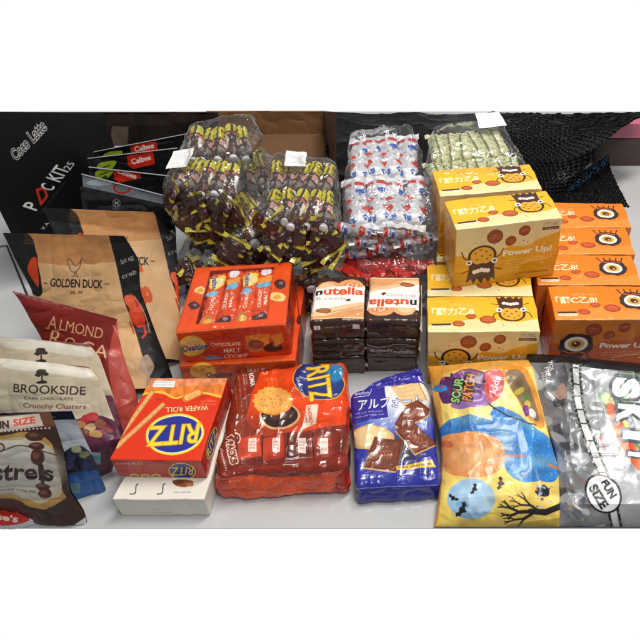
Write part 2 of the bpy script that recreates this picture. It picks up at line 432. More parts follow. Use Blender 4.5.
def bubble_wrap():
    # draped sheet: rows of control points (x positions in photo px, with depth)
    t = thing('bubble_wrap', 'large black bubble wrap sheet draped behind the yellow and orange boxes', 'bubble wrap')
    def sheet(ctrl, nu, nv, name, spec, amp, d, disp=None):
        C = np.array(ctrl)                 # rows x cols x 3
        r, c = C.shape[:2]
        tv, tu = np.linspace(0, r-1, nv), np.linspace(0, c-1, nu)
        A = np.stack([np.stack([np.interp(tu, range(c), C[i, :, k]) for k in range(3)], -1) for i in range(r)])
        P = np.stack([np.stack([np.interp(tv, range(r), A[:, j, k]) for k in range(3)], -1) for j in range(nu)], 1)
        for _ in range(6):
            P[1:-1, 1:-1] = (P[:-2, 1:-1]+P[2:, 1:-1]+P[1:-1, :-2]+P[1:-1, 2:])/4
        P = P+crinkle(P, .006, 5, 3)
        dv, du = np.gradient(P, axis=0), np.gradient(P, axis=1); N = np.cross(du, dv); N /= np.linalg.norm(N, axis=-1, keepdims=True)
        if (N*(np.array([0, 0, H])-P)).sum() < 0: N = -N
        Lu = np.concatenate([[0], np.cumsum(np.linalg.norm(np.diff(P[nv//2], axis=0), axis=1))]); Lv = np.concatenate([[0], np.cumsum(np.linalg.norm(np.diff(P[:, nu//2], axis=0), axis=1))])
        U, W = np.meshgrid(Lu, Lv); row = np.floor(W/(d*.87)); uu = (U/d+.5*(row % 2)) % 1-.5; vv = (W/(d*.87)) % 1-.5
        iu = np.floor(U/d+.5*(row % 2)); hsh = np.sin(iu*12.99+row*78.2)*43758.5; hsh = hsh-np.floor(hsh); h2 = np.sin(iu*45.3+row*19.7)*9758.5; h2 = h2-np.floor(h2); uu = uu+(hsh-.5)*.16; vv = vv+(h2-.5)*.16
        rr = np.sqrt(uu**2+(vv*.87)**2); hgt = np.sqrt(np.clip(1-(rr/.42)**2, 0, 1))*np.where(h2 > .06, .6+.5*hsh, .1)*(np.clip((proj(P)[0]-470)/50, .12, 1) if spec is None else 1)
        P = P+N*(hgt*amp)[..., None]
        m = MB(); base = np.array([10, 10, 12])/255.; col = np.broadcast_to(base, P.shape).copy()
        if spec is not None: col = spec(P, col, hgt)
        m.grid(P, col, flip=True); m.build(name, M_BUB, t)
    Yb = 1.56
    ctrl = [[V(325, 114, Yb), V(420, 114, Yb), V(505, 114, Yb), V(575, 114, 1.45), V(656, 113, 1.30)],
            [V(325, 130, 1.45), V(420, 130, 1.45), V(510, 135, 1.34), V(570, 138, 1.28), V(620, 130, 1.24)],
            [V(325, 155, 1.32), V(420, 150, 1.35), V(515, 160, 1.22), V(562, 160, 1.17), V(597, 150, 1.16)],
            [V(325, 185, 1.2), V(420, 185, 1.2), V(522, 190, 1.12), V(548, 196, 1.10), V(566, 192, 1.12)],
            [V(325, 225, 1.05), V(420, 225, 1.05), V(520, 222, 1.02), V(545, 226, 1.0), V(560, 222, 1.03)]]
    sheet(ctrl, 1300, 700, 'upper_sheet', None, .0034, .0125)
    def blue(P, col, h):
        x, y = proj(P); dd = np.abs((y-205)+(x-548)*.75)
        hh = vn(P, 160., 4); col[(dd < 4) & (h > .35) & (hh > .5)] = np.array([50, 96, 140])/255.; return col
    ctrl = [[V(556, 184, 1.2), V(584, 170, 1.26), V(606, 156, 1.32)],
            [V(548, 200, 1.12), V(586, 186, 1.17), V(616, 182, 1.2)],
            [V(540, 222, 1.0), V(590, 212, 1.04), V(628, 210, 1.06)]]
    sheet(ctrl, 420, 320, 'lower_flap', blue, .0028, .0095)
bubble_wrap()

def pink_box():
    t = thing('pink_box', 'dark box with pink top edge behind bubble wrap at top right', 'box')
    a = G(594, 166, 0); b = a+[.35, 0, 0]
    m = MB(); hexa(m, [a, b, b+[0, .05, 0], a+[0, .05, 0]]+[p+[0, 0, .066] for p in (a, b, b+[0, .05, 0], a+[0, .05, 0])], .003, 60, {'*': (84, 70, 66)}); m.build('body', M_MATTE, t)
    q = [p+np.array([0, 0, .0665]) for p in (a, b, b+[0, .04, 0], a+[0, .04, 0])]
    m = MB(); hexa(m, q+[p+[0, 0, .036] for p in q], .004, 60, {'*': (205, 110, 135)}); m.build('lid', M_CARD, t)
pink_box()

# ================================================================== COOKIE BOXES
BW, BD, BH = .161, .077, .1056
def creature(p, cx, cy, s, rot=0, eye=False, ys=1.):
    "cookie creature print: a bitten cookie with a chocolate shape"
    f = -1 if rot else 1
    X = lambda x: cx+x*s*f
    Y = lambda y: cy+y*s*f*ys
    if not eye:
        for sd in (-1, 1):
            p.line([(X(12*sd), Y(0)), (X(19*sd), Y(-4)), (X(21*sd), Y(-9))], 1.1*s, (60, 36, 30))
            p.line([(X(14*sd), Y(9)), (X(20*sd), Y(11))], 1.1*s, (60, 36, 30))
        p.ell(X(0), Y(-4), 14.6*s, 12.9*s, (66, 38, 32)); p.ell(X(0), Y(-4), 12*s, 10.6*s, (238, 176, 58))
        p.poly([(X(x), Y(y)) for x, y in ((-14, 1), (-13, 7), (-14, 14), (-15, 21), (-10, 18), (-8, 23), (-4, 18), (0, 23), (4, 18), (8, 23), (11, 18), (15, 21), (14, 14), (13, 7), (14, 1), (7, 4), (0, 3), (-7, 4))], (78, 44, 36))
        for x in (-7, -3.6, 0, 3.6, 7): p.ell(X(x), Y(9.5+abs(x)*.2), 2.4*s, 2.7*s, (250, 245, 235))
        for sd in (-1, 1): p.ell(X(13*sd), Y(1.5), 3.4*s, 3.4*s, (250, 248, 240)); p.ell(X(13*sd), Y(1.5), 1.5*s, 1.5*s, (60, 36, 30))
        for x, y in ((-7, -7), (-2, -10), (4, -8), (8, -4), (0, -4), (-5, -1), (5, -1)): p.ell(X(x), Y(y), 1.1*s, .9*s, (120, 62, 30))
    else:
        p.blob(X(0), Y(0), 16*s, 15*s, (62, 40, 42), 5, .06, 22)
        for x in (-12, -6, 0, 6, 12): p.line([(X(x), Y(12)), (X(x*1.25), Y(19))], 1.6*s, (62, 40, 42))
        p.ell(X(0), Y(-1), 11*s, 9.5*s, (248, 244, 232)); p.ell(X(0), Y(-1), 7.5*s, 6.2*s, (222, 178, 72)); p.ell(X(0), Y(-1), 4.2*s, 3.8*s, (96, 44, 26))
        p.ell(X(-1), Y(-2.2), 1.2*s, 1*s, (250, 240, 230))
        p.line([(X(-10), Y(9)), (X(-4), Y(11)), (X(4), Y(9)), (X(10), Y(11))], 2*s, (206, 96, 50))
def biscuit(p, x, y, r, txt=True, e=.7, c=(172, 84, 40)):
    p.ell(x, y, r, r*e, (120, 54, 26)); p.ell(x, y-.3, r*.9, r*e*.88, c)
    if txt: p.lines(x-r*.6, y-r*.18, r*1.2, 2, r*.35, (225, 170, 120), 0, r*.2)
def boxfaces(kind):
    if kind == 'y': mid, lt, dk, white = (250, 190, 44), (240, 216, 156), (222, 158, 30), (255, 246, 206)
    else: mid, lt, dk, white = (250, 132, 22), (214, 124, 50), (200, 80, 18), (255, 232, 200)
    W, D, Hh = BW*1000, BD*1000, BH*1000
    T = Pic(0, 0, W, D, mid, 4)
    cream = (248, 228, 168) if kind == 'y' else (244, 150, 58)
    T.poly([(0, D)]+smooth([(0, 62), (30, 60), (60, 52), (95, 52), (130, 58), (W, 50)], False)+[(W, D)], cream)
    T.speck(26, 2, 3, W-2, D-8, [(220, 120, 40), (250, 215, 120)], .5, 1.3, 3)
    creature(T, 124, 33 if kind == 'y' else 34, 1.35, 180, kind != 'y', 1.15 if kind == 'y' else 1)
    biscuit(T, 88, 52, 12, c=(196, 92, 44) if kind == 'y' else (206, 80, 40)); biscuit(T, 64, 45, 7.5, c=(196, 92, 44) if kind == 'y' else (206, 80, 40)); biscuit(T, 45, 60, 9, c=(196, 92, 44) if kind == 'y' else (206, 80, 40))
    T.text('「翻力乙8' if kind == 'y' else '「翻C乙8!', 38, 33, 62, 17, white, 0, .045)
    T.text('パワーアップ', 52, 20, 36, 5, white, 180, .02, al=.8)
    T.rect(6, 59, 34, 63, (70, 50, 45)); T.rect(6, 63.5, 34, 69, white); T.lines(8, 66, 24, 1, 2, (90, 80, 80), 0, 2)
    Fp = Pic(0, 0, W, Hh, lt, 4)
    Fp.poly([(0, Hh)]+smooth([(0, 46), (26, 52), (60, 56), (80, 40), (110, 42), (135, 30), (W, 22)], False)+[(W, Hh)], (236, 170, 40) if kind == 'y' else (206, 92, 32))
    Fp.poly([(0, Hh)]+smooth([(0, 74), (40, 80), (90, 66), (130, 74), (W, 62)], False)+[(W, Hh)], dk)
    Fp.speck(34, 3, 20, W-3, Hh-3, [(120, 64, 34), (150, 80, 30), (248, 215, 130)], .6, 1.5, 5)
    creature(Fp, 42 if kind == 'y' else 38, 59 if kind == 'y' else 50, 1.5 if kind == 'y' else 1.6, 0, kind != 'y', 1.25 if kind == 'y' else 1)
    bc = (160, 74, 36) if kind == 'y' else (166, 72, 48)
    biscuit(Fp, 59, 19, 12, e=1, c=bc); biscuit(Fp, 84, 30, 8.5, e=1, c=bc); biscuit(Fp, 104, 15, 9, e=1, c=bc)
    Fp.text('Power Up!', 112, 53, 76, 14, (255, 250, 235), 0, .06, 0, out=dk, ow=.03)
    Fp.lines(78, 66, 66, 2, 5, (255, 240, 200), 0, 2.6); Fp.line([(96, 76), (W-6, 68)], .8, (255, 230, 180))
    Fp.text('パワフルに', 144, 8, 24, 6.5, (90, 90, 92), 0, .03, out=(250, 250, 250), ow=.03); Fp.rect(131, 13, 157, 18, (120, 62, 44)); Fp.lines(133, 15.5, 22, 1, 2, white, 0, 2)
    Fp.rect(96, 92, 150, 95, (140, 70, 40), .5)
    S = Pic(0, 0, D, Hh, dk, 4)
    S.poly([(0, 0), (D, 0), (D, 26), (0, 34)], mid); S.lines(10, 44, 52, 6, 6, white, 0, 2.4, al=.6); S.rect(16, 84, 60, 98, (248, 246, 240)); 
    for k in range(18): S.rect(18+k*2.2, 86, 19+k*2.2, 96, (30, 30, 30))
    for P_ in (T, Fp, S): P_.mottle(0, 0, W, Hh, .06, .05)
    # worn pale fold lines at the board's edges
    for P_, w_, h_ in ((T, W, D), (Fp, W, Hh), (S, D, Hh)):
        P_.line([(0, 0), (w_, 0)], 1.0, (250, 225, 170), .6); P_.line([(0, h_), (w_, h_)], .8, (250, 225, 170), .4)
    return {'top': T, 'front': Fp, 'left': S, 'right': S, '*': dk}
def make_box(kind, name):
    m = MB(); hexa(m, box8(BW, BD, BH), .0016, 2300, boxfaces(kind), disp=lambda P: crinkle(P, .0018, 12, 3))
    return m.build(name, M_CARD)
YG, OG = 'yellow cookie boxes stacked beside the candy bags', 'orange cookie boxes set in a row on the right'
def put(o, fl, yaw, z, label, cat, group):
    o.location = (fl[0], fl[1], z); o.rotation_euler = (0, 0, yaw); return tag(o, label, cat, group)
yb = make_box('y', 'cookie_box')
A0 = G(427.5, 333, BH); U0 = G(456, 231, 2*BH); U1 = G(560, 219, 2*BH); C0 = G(440, 198, 2*BH); C1 = G(546, 189.5, 2*BH)
yaw = lambda a, b: math.atan2(b[1]-a[1], b[0]-a[0])
put(yb, A0, .012, .0005, 'yellow cookie box in the bottom row, right behind the bag with the moon and bats', 'cookie box', YG)
for i, (p, yw, z, lb) in enumerate((
        ((A0[0], A0[1]+BD+.003), .0, .0005, 'mostly covered yellow cookie box under the turned yellow box, only its left end showing'),
        ((A0[0]+.012, C0[1]+.004), yaw(C0, C1)-.03, .0005, 'hidden yellow cookie box at the bottom, carrying the rearmost yellow box'),
        (U0, yaw(U0, U1), BH+.001, 'turned yellow cookie box with its whole front showing, on top of the others'),
        (C0, yaw(C0, C1), BH+.002, 'rearmost yellow cookie box below the pale green wafers, only its top showing'))):
    if i == 1: continue
    put(yb.copy(), p, yw, z, lb, 'cookie box', YG)
    COL.objects.link(bpy.data.objects[-1]) if False else None
# copies must be linked explicitly
for o in list(bpy.data.objects):
    if o.name.startswith('cookie_box') and not o.users_collection: COL.objects.link(o)
supp = yb.copy(); COL.objects.link(supp); put(supp, (A0[0]+.016, A0[1]+2*BD+.012), .0, .0005, 'yellow cookie box at the bottom of the pile, under the rearmost yellow box', 'cookie box', YG)
ob = make_box('o', 'orange_cookie_box')
for i, (x, y, yw, lb) in enumerate((
        (.1955, .709, -.0, 'front orange cookie box with its Power lettering above the black edge of the grey bag'),
        (.181, .789, -.0, 'second orange cookie box from the front of the row, directly behind the front one'),
        (.190, .868, .0, 'third orange cookie box from the front of the row, between two others'),
        (.2025, .9455, .0, 'rearmost orange cookie box, its back edge against the bubble wrap'))):
    o = ob if i == 0 else ob.copy()
    if i: COL.objects.link(o)
    put(o, (x, y), yw, .0005, lb, 'cookie box', OG)

# ================================================================== RITZ WAFER BOX on white box
def ritz_box():
    RED, GOLD, BLUE, YEL = (230, 54, 14), (240, 170, 50), (38, 48, 150), (250, 225, 60)
    a = Pic(90, 365, 245, 540, RED)
    a.poly([(60, 365), (250, 365), (250, 396), (222, 399), (200, 392), (176, 396), (150, 393), (120, 398)], (238, 128, 50))
    a.poly([(60, 365), (250, 365), (250, 383), (150, 388), (100, 388)], (236, 142, 96))
    a.mottle(90, 365, 245, 400, .35, .25)
    a.line(smooth([(138, 396), (160, 392), (176, 398), (196, 392), (226, 398)], False), 2.2, (250, 200, 60))
    for x0, y0, x1, y1 in ((113, 446, 152, 393), (117, 447, 163, 405)):
        a.line([(x0, y0), (x1, y1)], 5, (200, 110, 50)); a.line([(x0, y0), (x1, y1)], 3.4, (240, 178, 110))
        for k in range(9):
            t = k/9; a.line([(x0+(x1-x0)*t-1.5, y0+(y1-y0)*t), (x0+(x1-x0)*t+1.5, y0+(y1-y0)*t+2)], .5, (200, 120, 60))
    a.line([(186, 398), (199, 392)], 8, (232, 120, 40)); a.line([(187, 397.5), (198, 392.5)], 5.5, (246, 190, 110)); a.lines(187, 397, 10, 2, 2, (150, 70, 30), 25, 1.1)
    a.text('WAFER ROLL', 187, 409, 43, 5.4, (250, 225, 160), 183, .04, out=(150, 30, 15), ow=.03)
    a.ell(175, 434.5, 29.5, 20.5, YEL, 8); a.ell(175, 434.5, 27.6, 18.6, (250, 245, 230), 8); a.ell(175, 434.5, 26.8, 17.8, BLUE, 8)
    a.text('RITZ', 173.5, 435, 50, 19, YEL, 184, .02, .25, out=(230, 160, 30), ow=.03)
    a.lines(200, 401, 16, 2, 3, (250, 220, 180), 0, 1.3)
    # front end
    a.poly([(90, 460.8), (245, 461.5), (245, 540), (90, 540)], (186, 42, 30))
    a.text('crackers', 129, 464.5, 26, 2.8, (238, 200, 190), 180, .01)
    for k in range(3): a.ell(134+k*11, 476.5, 5, 2.5, (226, 190, 120)); a.ell(134+k*11, 476.5, 3, 1.4, (160, 150, 60))
    a.ell(182, 471.5, 13.6, 8.2, YEL, -4); a.ell(182, 471.5, 12.6, 7.3, BLUE, -4); a.text('RITZ', 182, 471.5, 22, 8, YEL, 182, .02, .2)
    Sd = Pic(0, 0, 137, 38, (196, 34, 16), 4); Sd.ell(40, 18, 24, 13, YEL); Sd.ell(40, 18, 22, 11.5, BLUE); Sd.text('RITZ', 40, 18, 38, 13, YEL, 0, .03)
    Sd.lines(70, 10, 56, 5, 5, (250, 220, 190), 0, 2.4)
    z0, z1 = .0378, .0742
    t = [G(109.3, 459.8, z1), G(200.3, 461, z1), G(227.5, 378, z1), G(150.5, 378.6, z1)]
    b = [np.array([p[0], p[1], z0]) for p in t]
    root = thing('wafer_box', 'red wafer roll carton lying flat with upside-down blue oval logo, on white box', 'snack box')
    m = MB(); hexa(m, b+t, .0013, 2800, {'right': Sd, 'left': Sd, 'back': (200, 40, 20), 'bottom': (180, 40, 20)}, art=a, disp=crk(.0009, 16, 2)); m.build('carton', M_CARD, root)
    st = Pic(150, 375, 180, 392, (246, 246, 246)); st.lines(153, 382, 20, 2, 3, (150, 150, 155), 0, 1.4)
    m = MB(); panel(m, (G(153, 380.3, z1+.0009), G(175.5, 381, z1+.0009), G(173.5, 387.5, z1+.0009), G(150.5, 386.8, z1+.0009)), st, .0004, 50, 20); m.build('price_sticker', M_CARD, root)
    # white box
    w = Pic(100, 470, 245, 540, (238, 234, 222))
    for x in (134, 161):
        w.line(smooth([(x-4, 494), (x+1, 493), (x+2, 486), (x+4, 484)], False), .9, (40, 36, 34)); 
    w.blob(183, 484, 11, 3.8, (150, 84, 44), 4, .25); w.blob(178, 482, 5, 2.4, (110, 60, 34), 5, .3); w.blob(189, 485, 4, 2, (190, 120, 70), 6, .3)
    w.lines(172, 492.5, 20, 1, 3, (90, 84, 80), 0, 1.6); w.lines(152, 509, 20, 2, 3, (170, 160, 150), 0, 1.5)
    t = [G(111.8, 499.5, .037), G(203.8, 499.5, .037), G(232, 410, .037), G(160, 410, .037)]
    b = [np.array([p[0], p[1], .0005]) for p in t]
    m = MB(); hexa(m, b+t, .0016, 2600, {'right': (226, 222, 210), 'left': (226, 222, 210)}, art=w, disp=crk(.001, 14, 4))
    tag(m.build('white_box', M_CARD), 'flat cream white box under the red wafer carton', 'snack box')
ritz_box()

# ================================================================== RITZ BAG
def ritz_bag():
    OR, BR, YEL, BLUE = (232, 70, 18), (122, 44, 24), (250, 210, 50), (38, 50, 122)
    a = Pic(200, 345, 365, 520, OR)
    a.poly([(200, 345), (262, 345), (262, 380), (250, 420), (275, 440), (352, 424), (365, 520), (200, 520)], BR)
    a.poly([(232, 345), (262, 345), (258, 385), (246, 405), (232, 412)], (140, 46, 28), .6)
    a.poly([(262, 366), (365, 350), (365, 436), (300, 432), (262, 438), (246, 420), (252, 392)], OR)
    a.ell(265, 430, 38, 20, (150, 56, 34), 10, .6, .5)
    # cookies
    a.ell(279.5, 416.5, 20.5, 13.5, (226, 170, 116), 4); a.ell(279.5, 416, 18.2, 11.6, (52, 28, 24), 4); a.ell(281, 414.5, 12, 6.5, (84, 46, 36), 4)
    a.ell(273, 401.8, 19.6, 14.8, (226, 138, 44)); a.ell(272.3, 400.8, 18.3, 13.4, (242, 172, 84))
    r = random.Random(3)
    for k in range(24):
        q = r.random()*6.28; d = r.uniform(2, 15); a.ell(272.3+d*math.cos(q), 400.8+d*.72*math.sin(q), .9, .65, (196, 116, 40))
    for k in range(16): q = k/16*6.28; a.ell(272.3+18.4*math.cos(q), 400.8+13.4*math.sin(q), 1.8, 1.3, (240, 166, 72))
    # logo, reading downward
    a.ell(318.5, 382, 26.2, 17.6, YEL, -12); a.ell(318.5, 382, 25.4, 16.9, BLUE, -12); a.ell(334.5, 373, 9, 9, (30, 140, 205), 0, .85, .2)
    a.text('RITZ', 319, 383, 33, 22, YEL, -84, .03, -.1, out=(190, 110, 20), ow=.025)
    a.text('CRACKERS', 300.5, 388, 20, 2.8, (235, 235, 235), -70, .02)
    a.poly([(306, 405), (318, 404), (316, 425), (302, 430)], (238, 210, 190)); a.text('SANDWICH', 310, 416, 20, 4, (200, 60, 40), -80, .03); a.text('cheese', 306, 417, 14, 2.5, (200, 60, 40), -80, .02)
    a.text('ROMA', 251.5, 379, 14, 5, (245, 245, 245), -80, .06); a.lines(245, 372, 13, 2, 2.6, (245, 245, 245), -80, 1.6)
    a.ell(264.5, 371.5, 2.8, 2.4, (240, 220, 210)); a.ell(264.5, 371.5, 2, 1.7, OR)
    for k in range(3): a.lines(243-k*5, 372+k*2, 40, 1, 3, (238, 190, 170), -84+k, 1.4)
    a.lines(275, 376, 12, 3, 4, (240, 160, 60), -80, 1.8)
    # clear window with packets
    W0 = [(226, 440), (262, 436), (300, 432), (347, 425), (350, 452), (300, 466), (250, 462), (214, 474)]
    a.poly(W0, (126, 44, 30))
    for x, c in ((250, (206, 70, 42)), (274, (190, 60, 38)), (300, (110, 40, 30)), (322, (150, 52, 36))):
        a.poly([(x-12, 438), (x+9, 434), (x+11, 456), (x-12, 460)], c)
        a.rect(x-2, 438, x+6, 452, (236, 220, 210)); a.lines(x-1, 442, 6, 3, 3, (190, 60, 40), 0, 1.5)
    a.line([(262, 436), (262, 460)], 1, (70, 26, 20)); a.line([(288, 434), (288, 462)], 1.5, (60, 24, 20)); a.line([(312, 432), (314, 460)], 1, (60, 24, 20))
    a.poly([(208, 474), (250, 464), (300, 468), (352, 450), (352, 466), (300, 480), (208, 478)], (138, 40, 26))
    a.poly([(200, 477.5), (240, 477), (300, 479), (352, 468), (365, 520), (200, 520)], (236, 82, 30))
    a.text('9 PACKS', 231, 449, 28, 7.5, (120, 40, 28), -78, .08, out=(244, 214, 200), ow=.12)
    a.text('chocolate', 223.5, 458, 20, 3, (240, 210, 195), -78, .03)
    a.text('9', 235, 438, 8, 8, (120, 40, 28), -78, .06, out=(244, 214, 200), ow=.1)
    a.poly([(213, 478), (226, 480), (240, 500), (216, 506)], (206, 60, 24)); a.poly([(350, 466), (338, 476), (330, 498), (352, 500)], (190, 50, 26)); a.line([(214, 479), (238, 482), (252, 478)], 1, (240, 130, 90)); a.line([(250, 492), (300, 496), (340, 488)], .8, (240, 120, 80))
    a.mottle(200, 345, 365, 520, .2, .1)
    C = [G(216, 504, 0), G(349, 498, 0), G(351, 398, 0), G(233, 409, 0), G(212, 473, .055), G(349, 466, .055), G(345, 358, .058), G(236, 370, .058)]
    def d(P):
        x, y = proj(P)
        fold = np.exp(-((y-(470-(x-215)*.16))/5.)**2)*(-.006)+np.exp(-((y-(486-(x-215)*.04))/4.)**2)*.004
        o = crinkle(P, .0032, 15, 8)+crinkle(P, .0026, 34, 3)*np.clip((y[..., None]-462)/14, 0, 1); o[..., 2] += fold; return o
    root = thing('cracker_bag', 'red and brown bag of sandwich crackers with packs, sideways blue oval logo', 'snack bag')
    m = MB(); hexa(m, C, .012, 2600, {}, art=a, disp=d, bulge=.12); m.build('wrapper', M_FOIL, root)
ritz_bag()

# ================================================================== BLUE BISCUIT BAG
def alfort():
    BL, W = (44, 52, 158), (244, 244, 248)
    a = Pic(340, 360, 455, 520, BL)
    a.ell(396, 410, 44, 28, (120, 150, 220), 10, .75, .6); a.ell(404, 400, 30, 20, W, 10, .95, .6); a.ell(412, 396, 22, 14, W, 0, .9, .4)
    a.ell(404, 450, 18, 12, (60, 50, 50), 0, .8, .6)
    a.poly([(385, 388), (425, 379), (430, 392), (430, 405), (386, 402)], (240, 236, 228))
    a.poly([(391, 388), (418, 382), (426, 400), (404, 408)], (232, 196, 140)); a.line([(391, 388), (418, 382), (426, 400)], 1.2, (200, 150, 90)); a.lines(397, 390, 20, 3, 4, (206, 160, 100), 12, 1.6)
    a.poly([(350, 388), (384, 384), (388, 418), (351, 424)], (52, 44, 150))
    a.line([(353, 392), (372, 389), (369, 396), (354, 398)], .6, W); a.text('Bourbon', 362, 393.5, 14, 3.4, W, 6, .02)
    a.text('アルフォート', 390, 403.5, 64, 10.5, W, 4, .035, .1, out=(36, 40, 130), ow=.04)
    a.lines(354, 414, 30, 2, 3.4, W, 5, 1.8, al=.9)
    # plain biscuit
    a.poly(smooth([(350.5, 433), (358, 428), (373, 425.5), (390, 431), (394, 440), (382, 450), (358, 449), (350.5, 443)]), (226, 180, 116))
    a.poly(smooth([(352, 434), (360, 429), (373, 427), (388, 432), (390, 439), (380, 446), (359, 446), (352, 441)]), (240, 206, 150)); a.speck(14, 356, 430, 386, 446, [(206, 156, 96)], .4, .7, 2)
    def choc(pts, rot):
        p = np.array(pts, float); c = p.mean(0)
        a.poly([(x, y+1.6) for x, y in pts], (222, 168, 104)); a.poly(pts, (112, 56, 36)); a.poly([tuple(c+(q-c)*.82) for q in p], (142, 76, 50)); a.poly([tuple(c+(q-c)*.76) for q in p], (124, 62, 42))
        t = math.radians(rot)
        for k in range(-2, 3):
            x, y = c[0]+k*3.4*math.cos(t), c[1]-k*3.4*math.sin(t)
            a.line(smooth([(x-2.5*math.sin(t)-1, y-4*math.cos(t)), (x+1, y), (x+2.5*math.sin(t)-1, y+4*math.cos(t))], False), .9, (178, 112, 84))
    choc([(405, 407), (418, 400), (430, 409), (428, 415), (402, 430), (394, 425)], 25)
    choc([(395, 430), (413, 422), (438, 444), (415, 455)], -30)
    choc([(374, 437), (403, 441), (396, 472), (363, 468)], 0)
    a.poly([(395, 467), (432, 461), (434, 466), (436, 468), (397, 471)], (240, 196, 60)); a.text('mini chocolate', 415, 466.2, 34, 2.2, (60, 50, 120), 6, .02)
    a.poly([(340, 491), (455, 486), (455, 520), (340, 520)], (40, 44, 138)); a.line([(352, 489), (442, 485)], .7, (150, 160, 220)); a.lines(366, 494, 50, 1, 3, (150, 160, 220), 2, 1.4)
    a.mottle(340, 360, 455, 520, .1, .08)
    C = [G(356, 508, 0), G(441, 501, 0), G(432, 415, 0), G(354, 420, 0), G(354, 488, .032), G(442, 482, .034), G(426, 378, .046), G(350, 389, .044)]
    root = thing('biscuit_bag', 'blue bag of chocolate biscuits with white Japanese lettering', 'snack bag')
    m = MB(); hexa(m, C, .011, 2900, {}, art=a, disp=crk(.0026, 18, 4), bulge=.2); m.build('wrapper', M_FOIL, root)
    f = Pic(340, 360, 455, 400, (56, 50, 168)); m = MB()
    u = np.linspace(0, 1, 120)[None, :, None]; v = np.linspace(0, 1, 30)[:, None, None]
    P = (G(386, 377, .052)*(1-u)+G(421, 369.5, .054)*u)*(1-v)+(G(364, 391, .040)*(1-u)+G(425, 386, .040)*u)*v
    P = P+crinkle(P, .004, 30, 6); m.grid(P, f.a[0, 0][None, None]*np.ones(P.shape)); m.build('seal_fin', M_FOIL, root)
alfort()

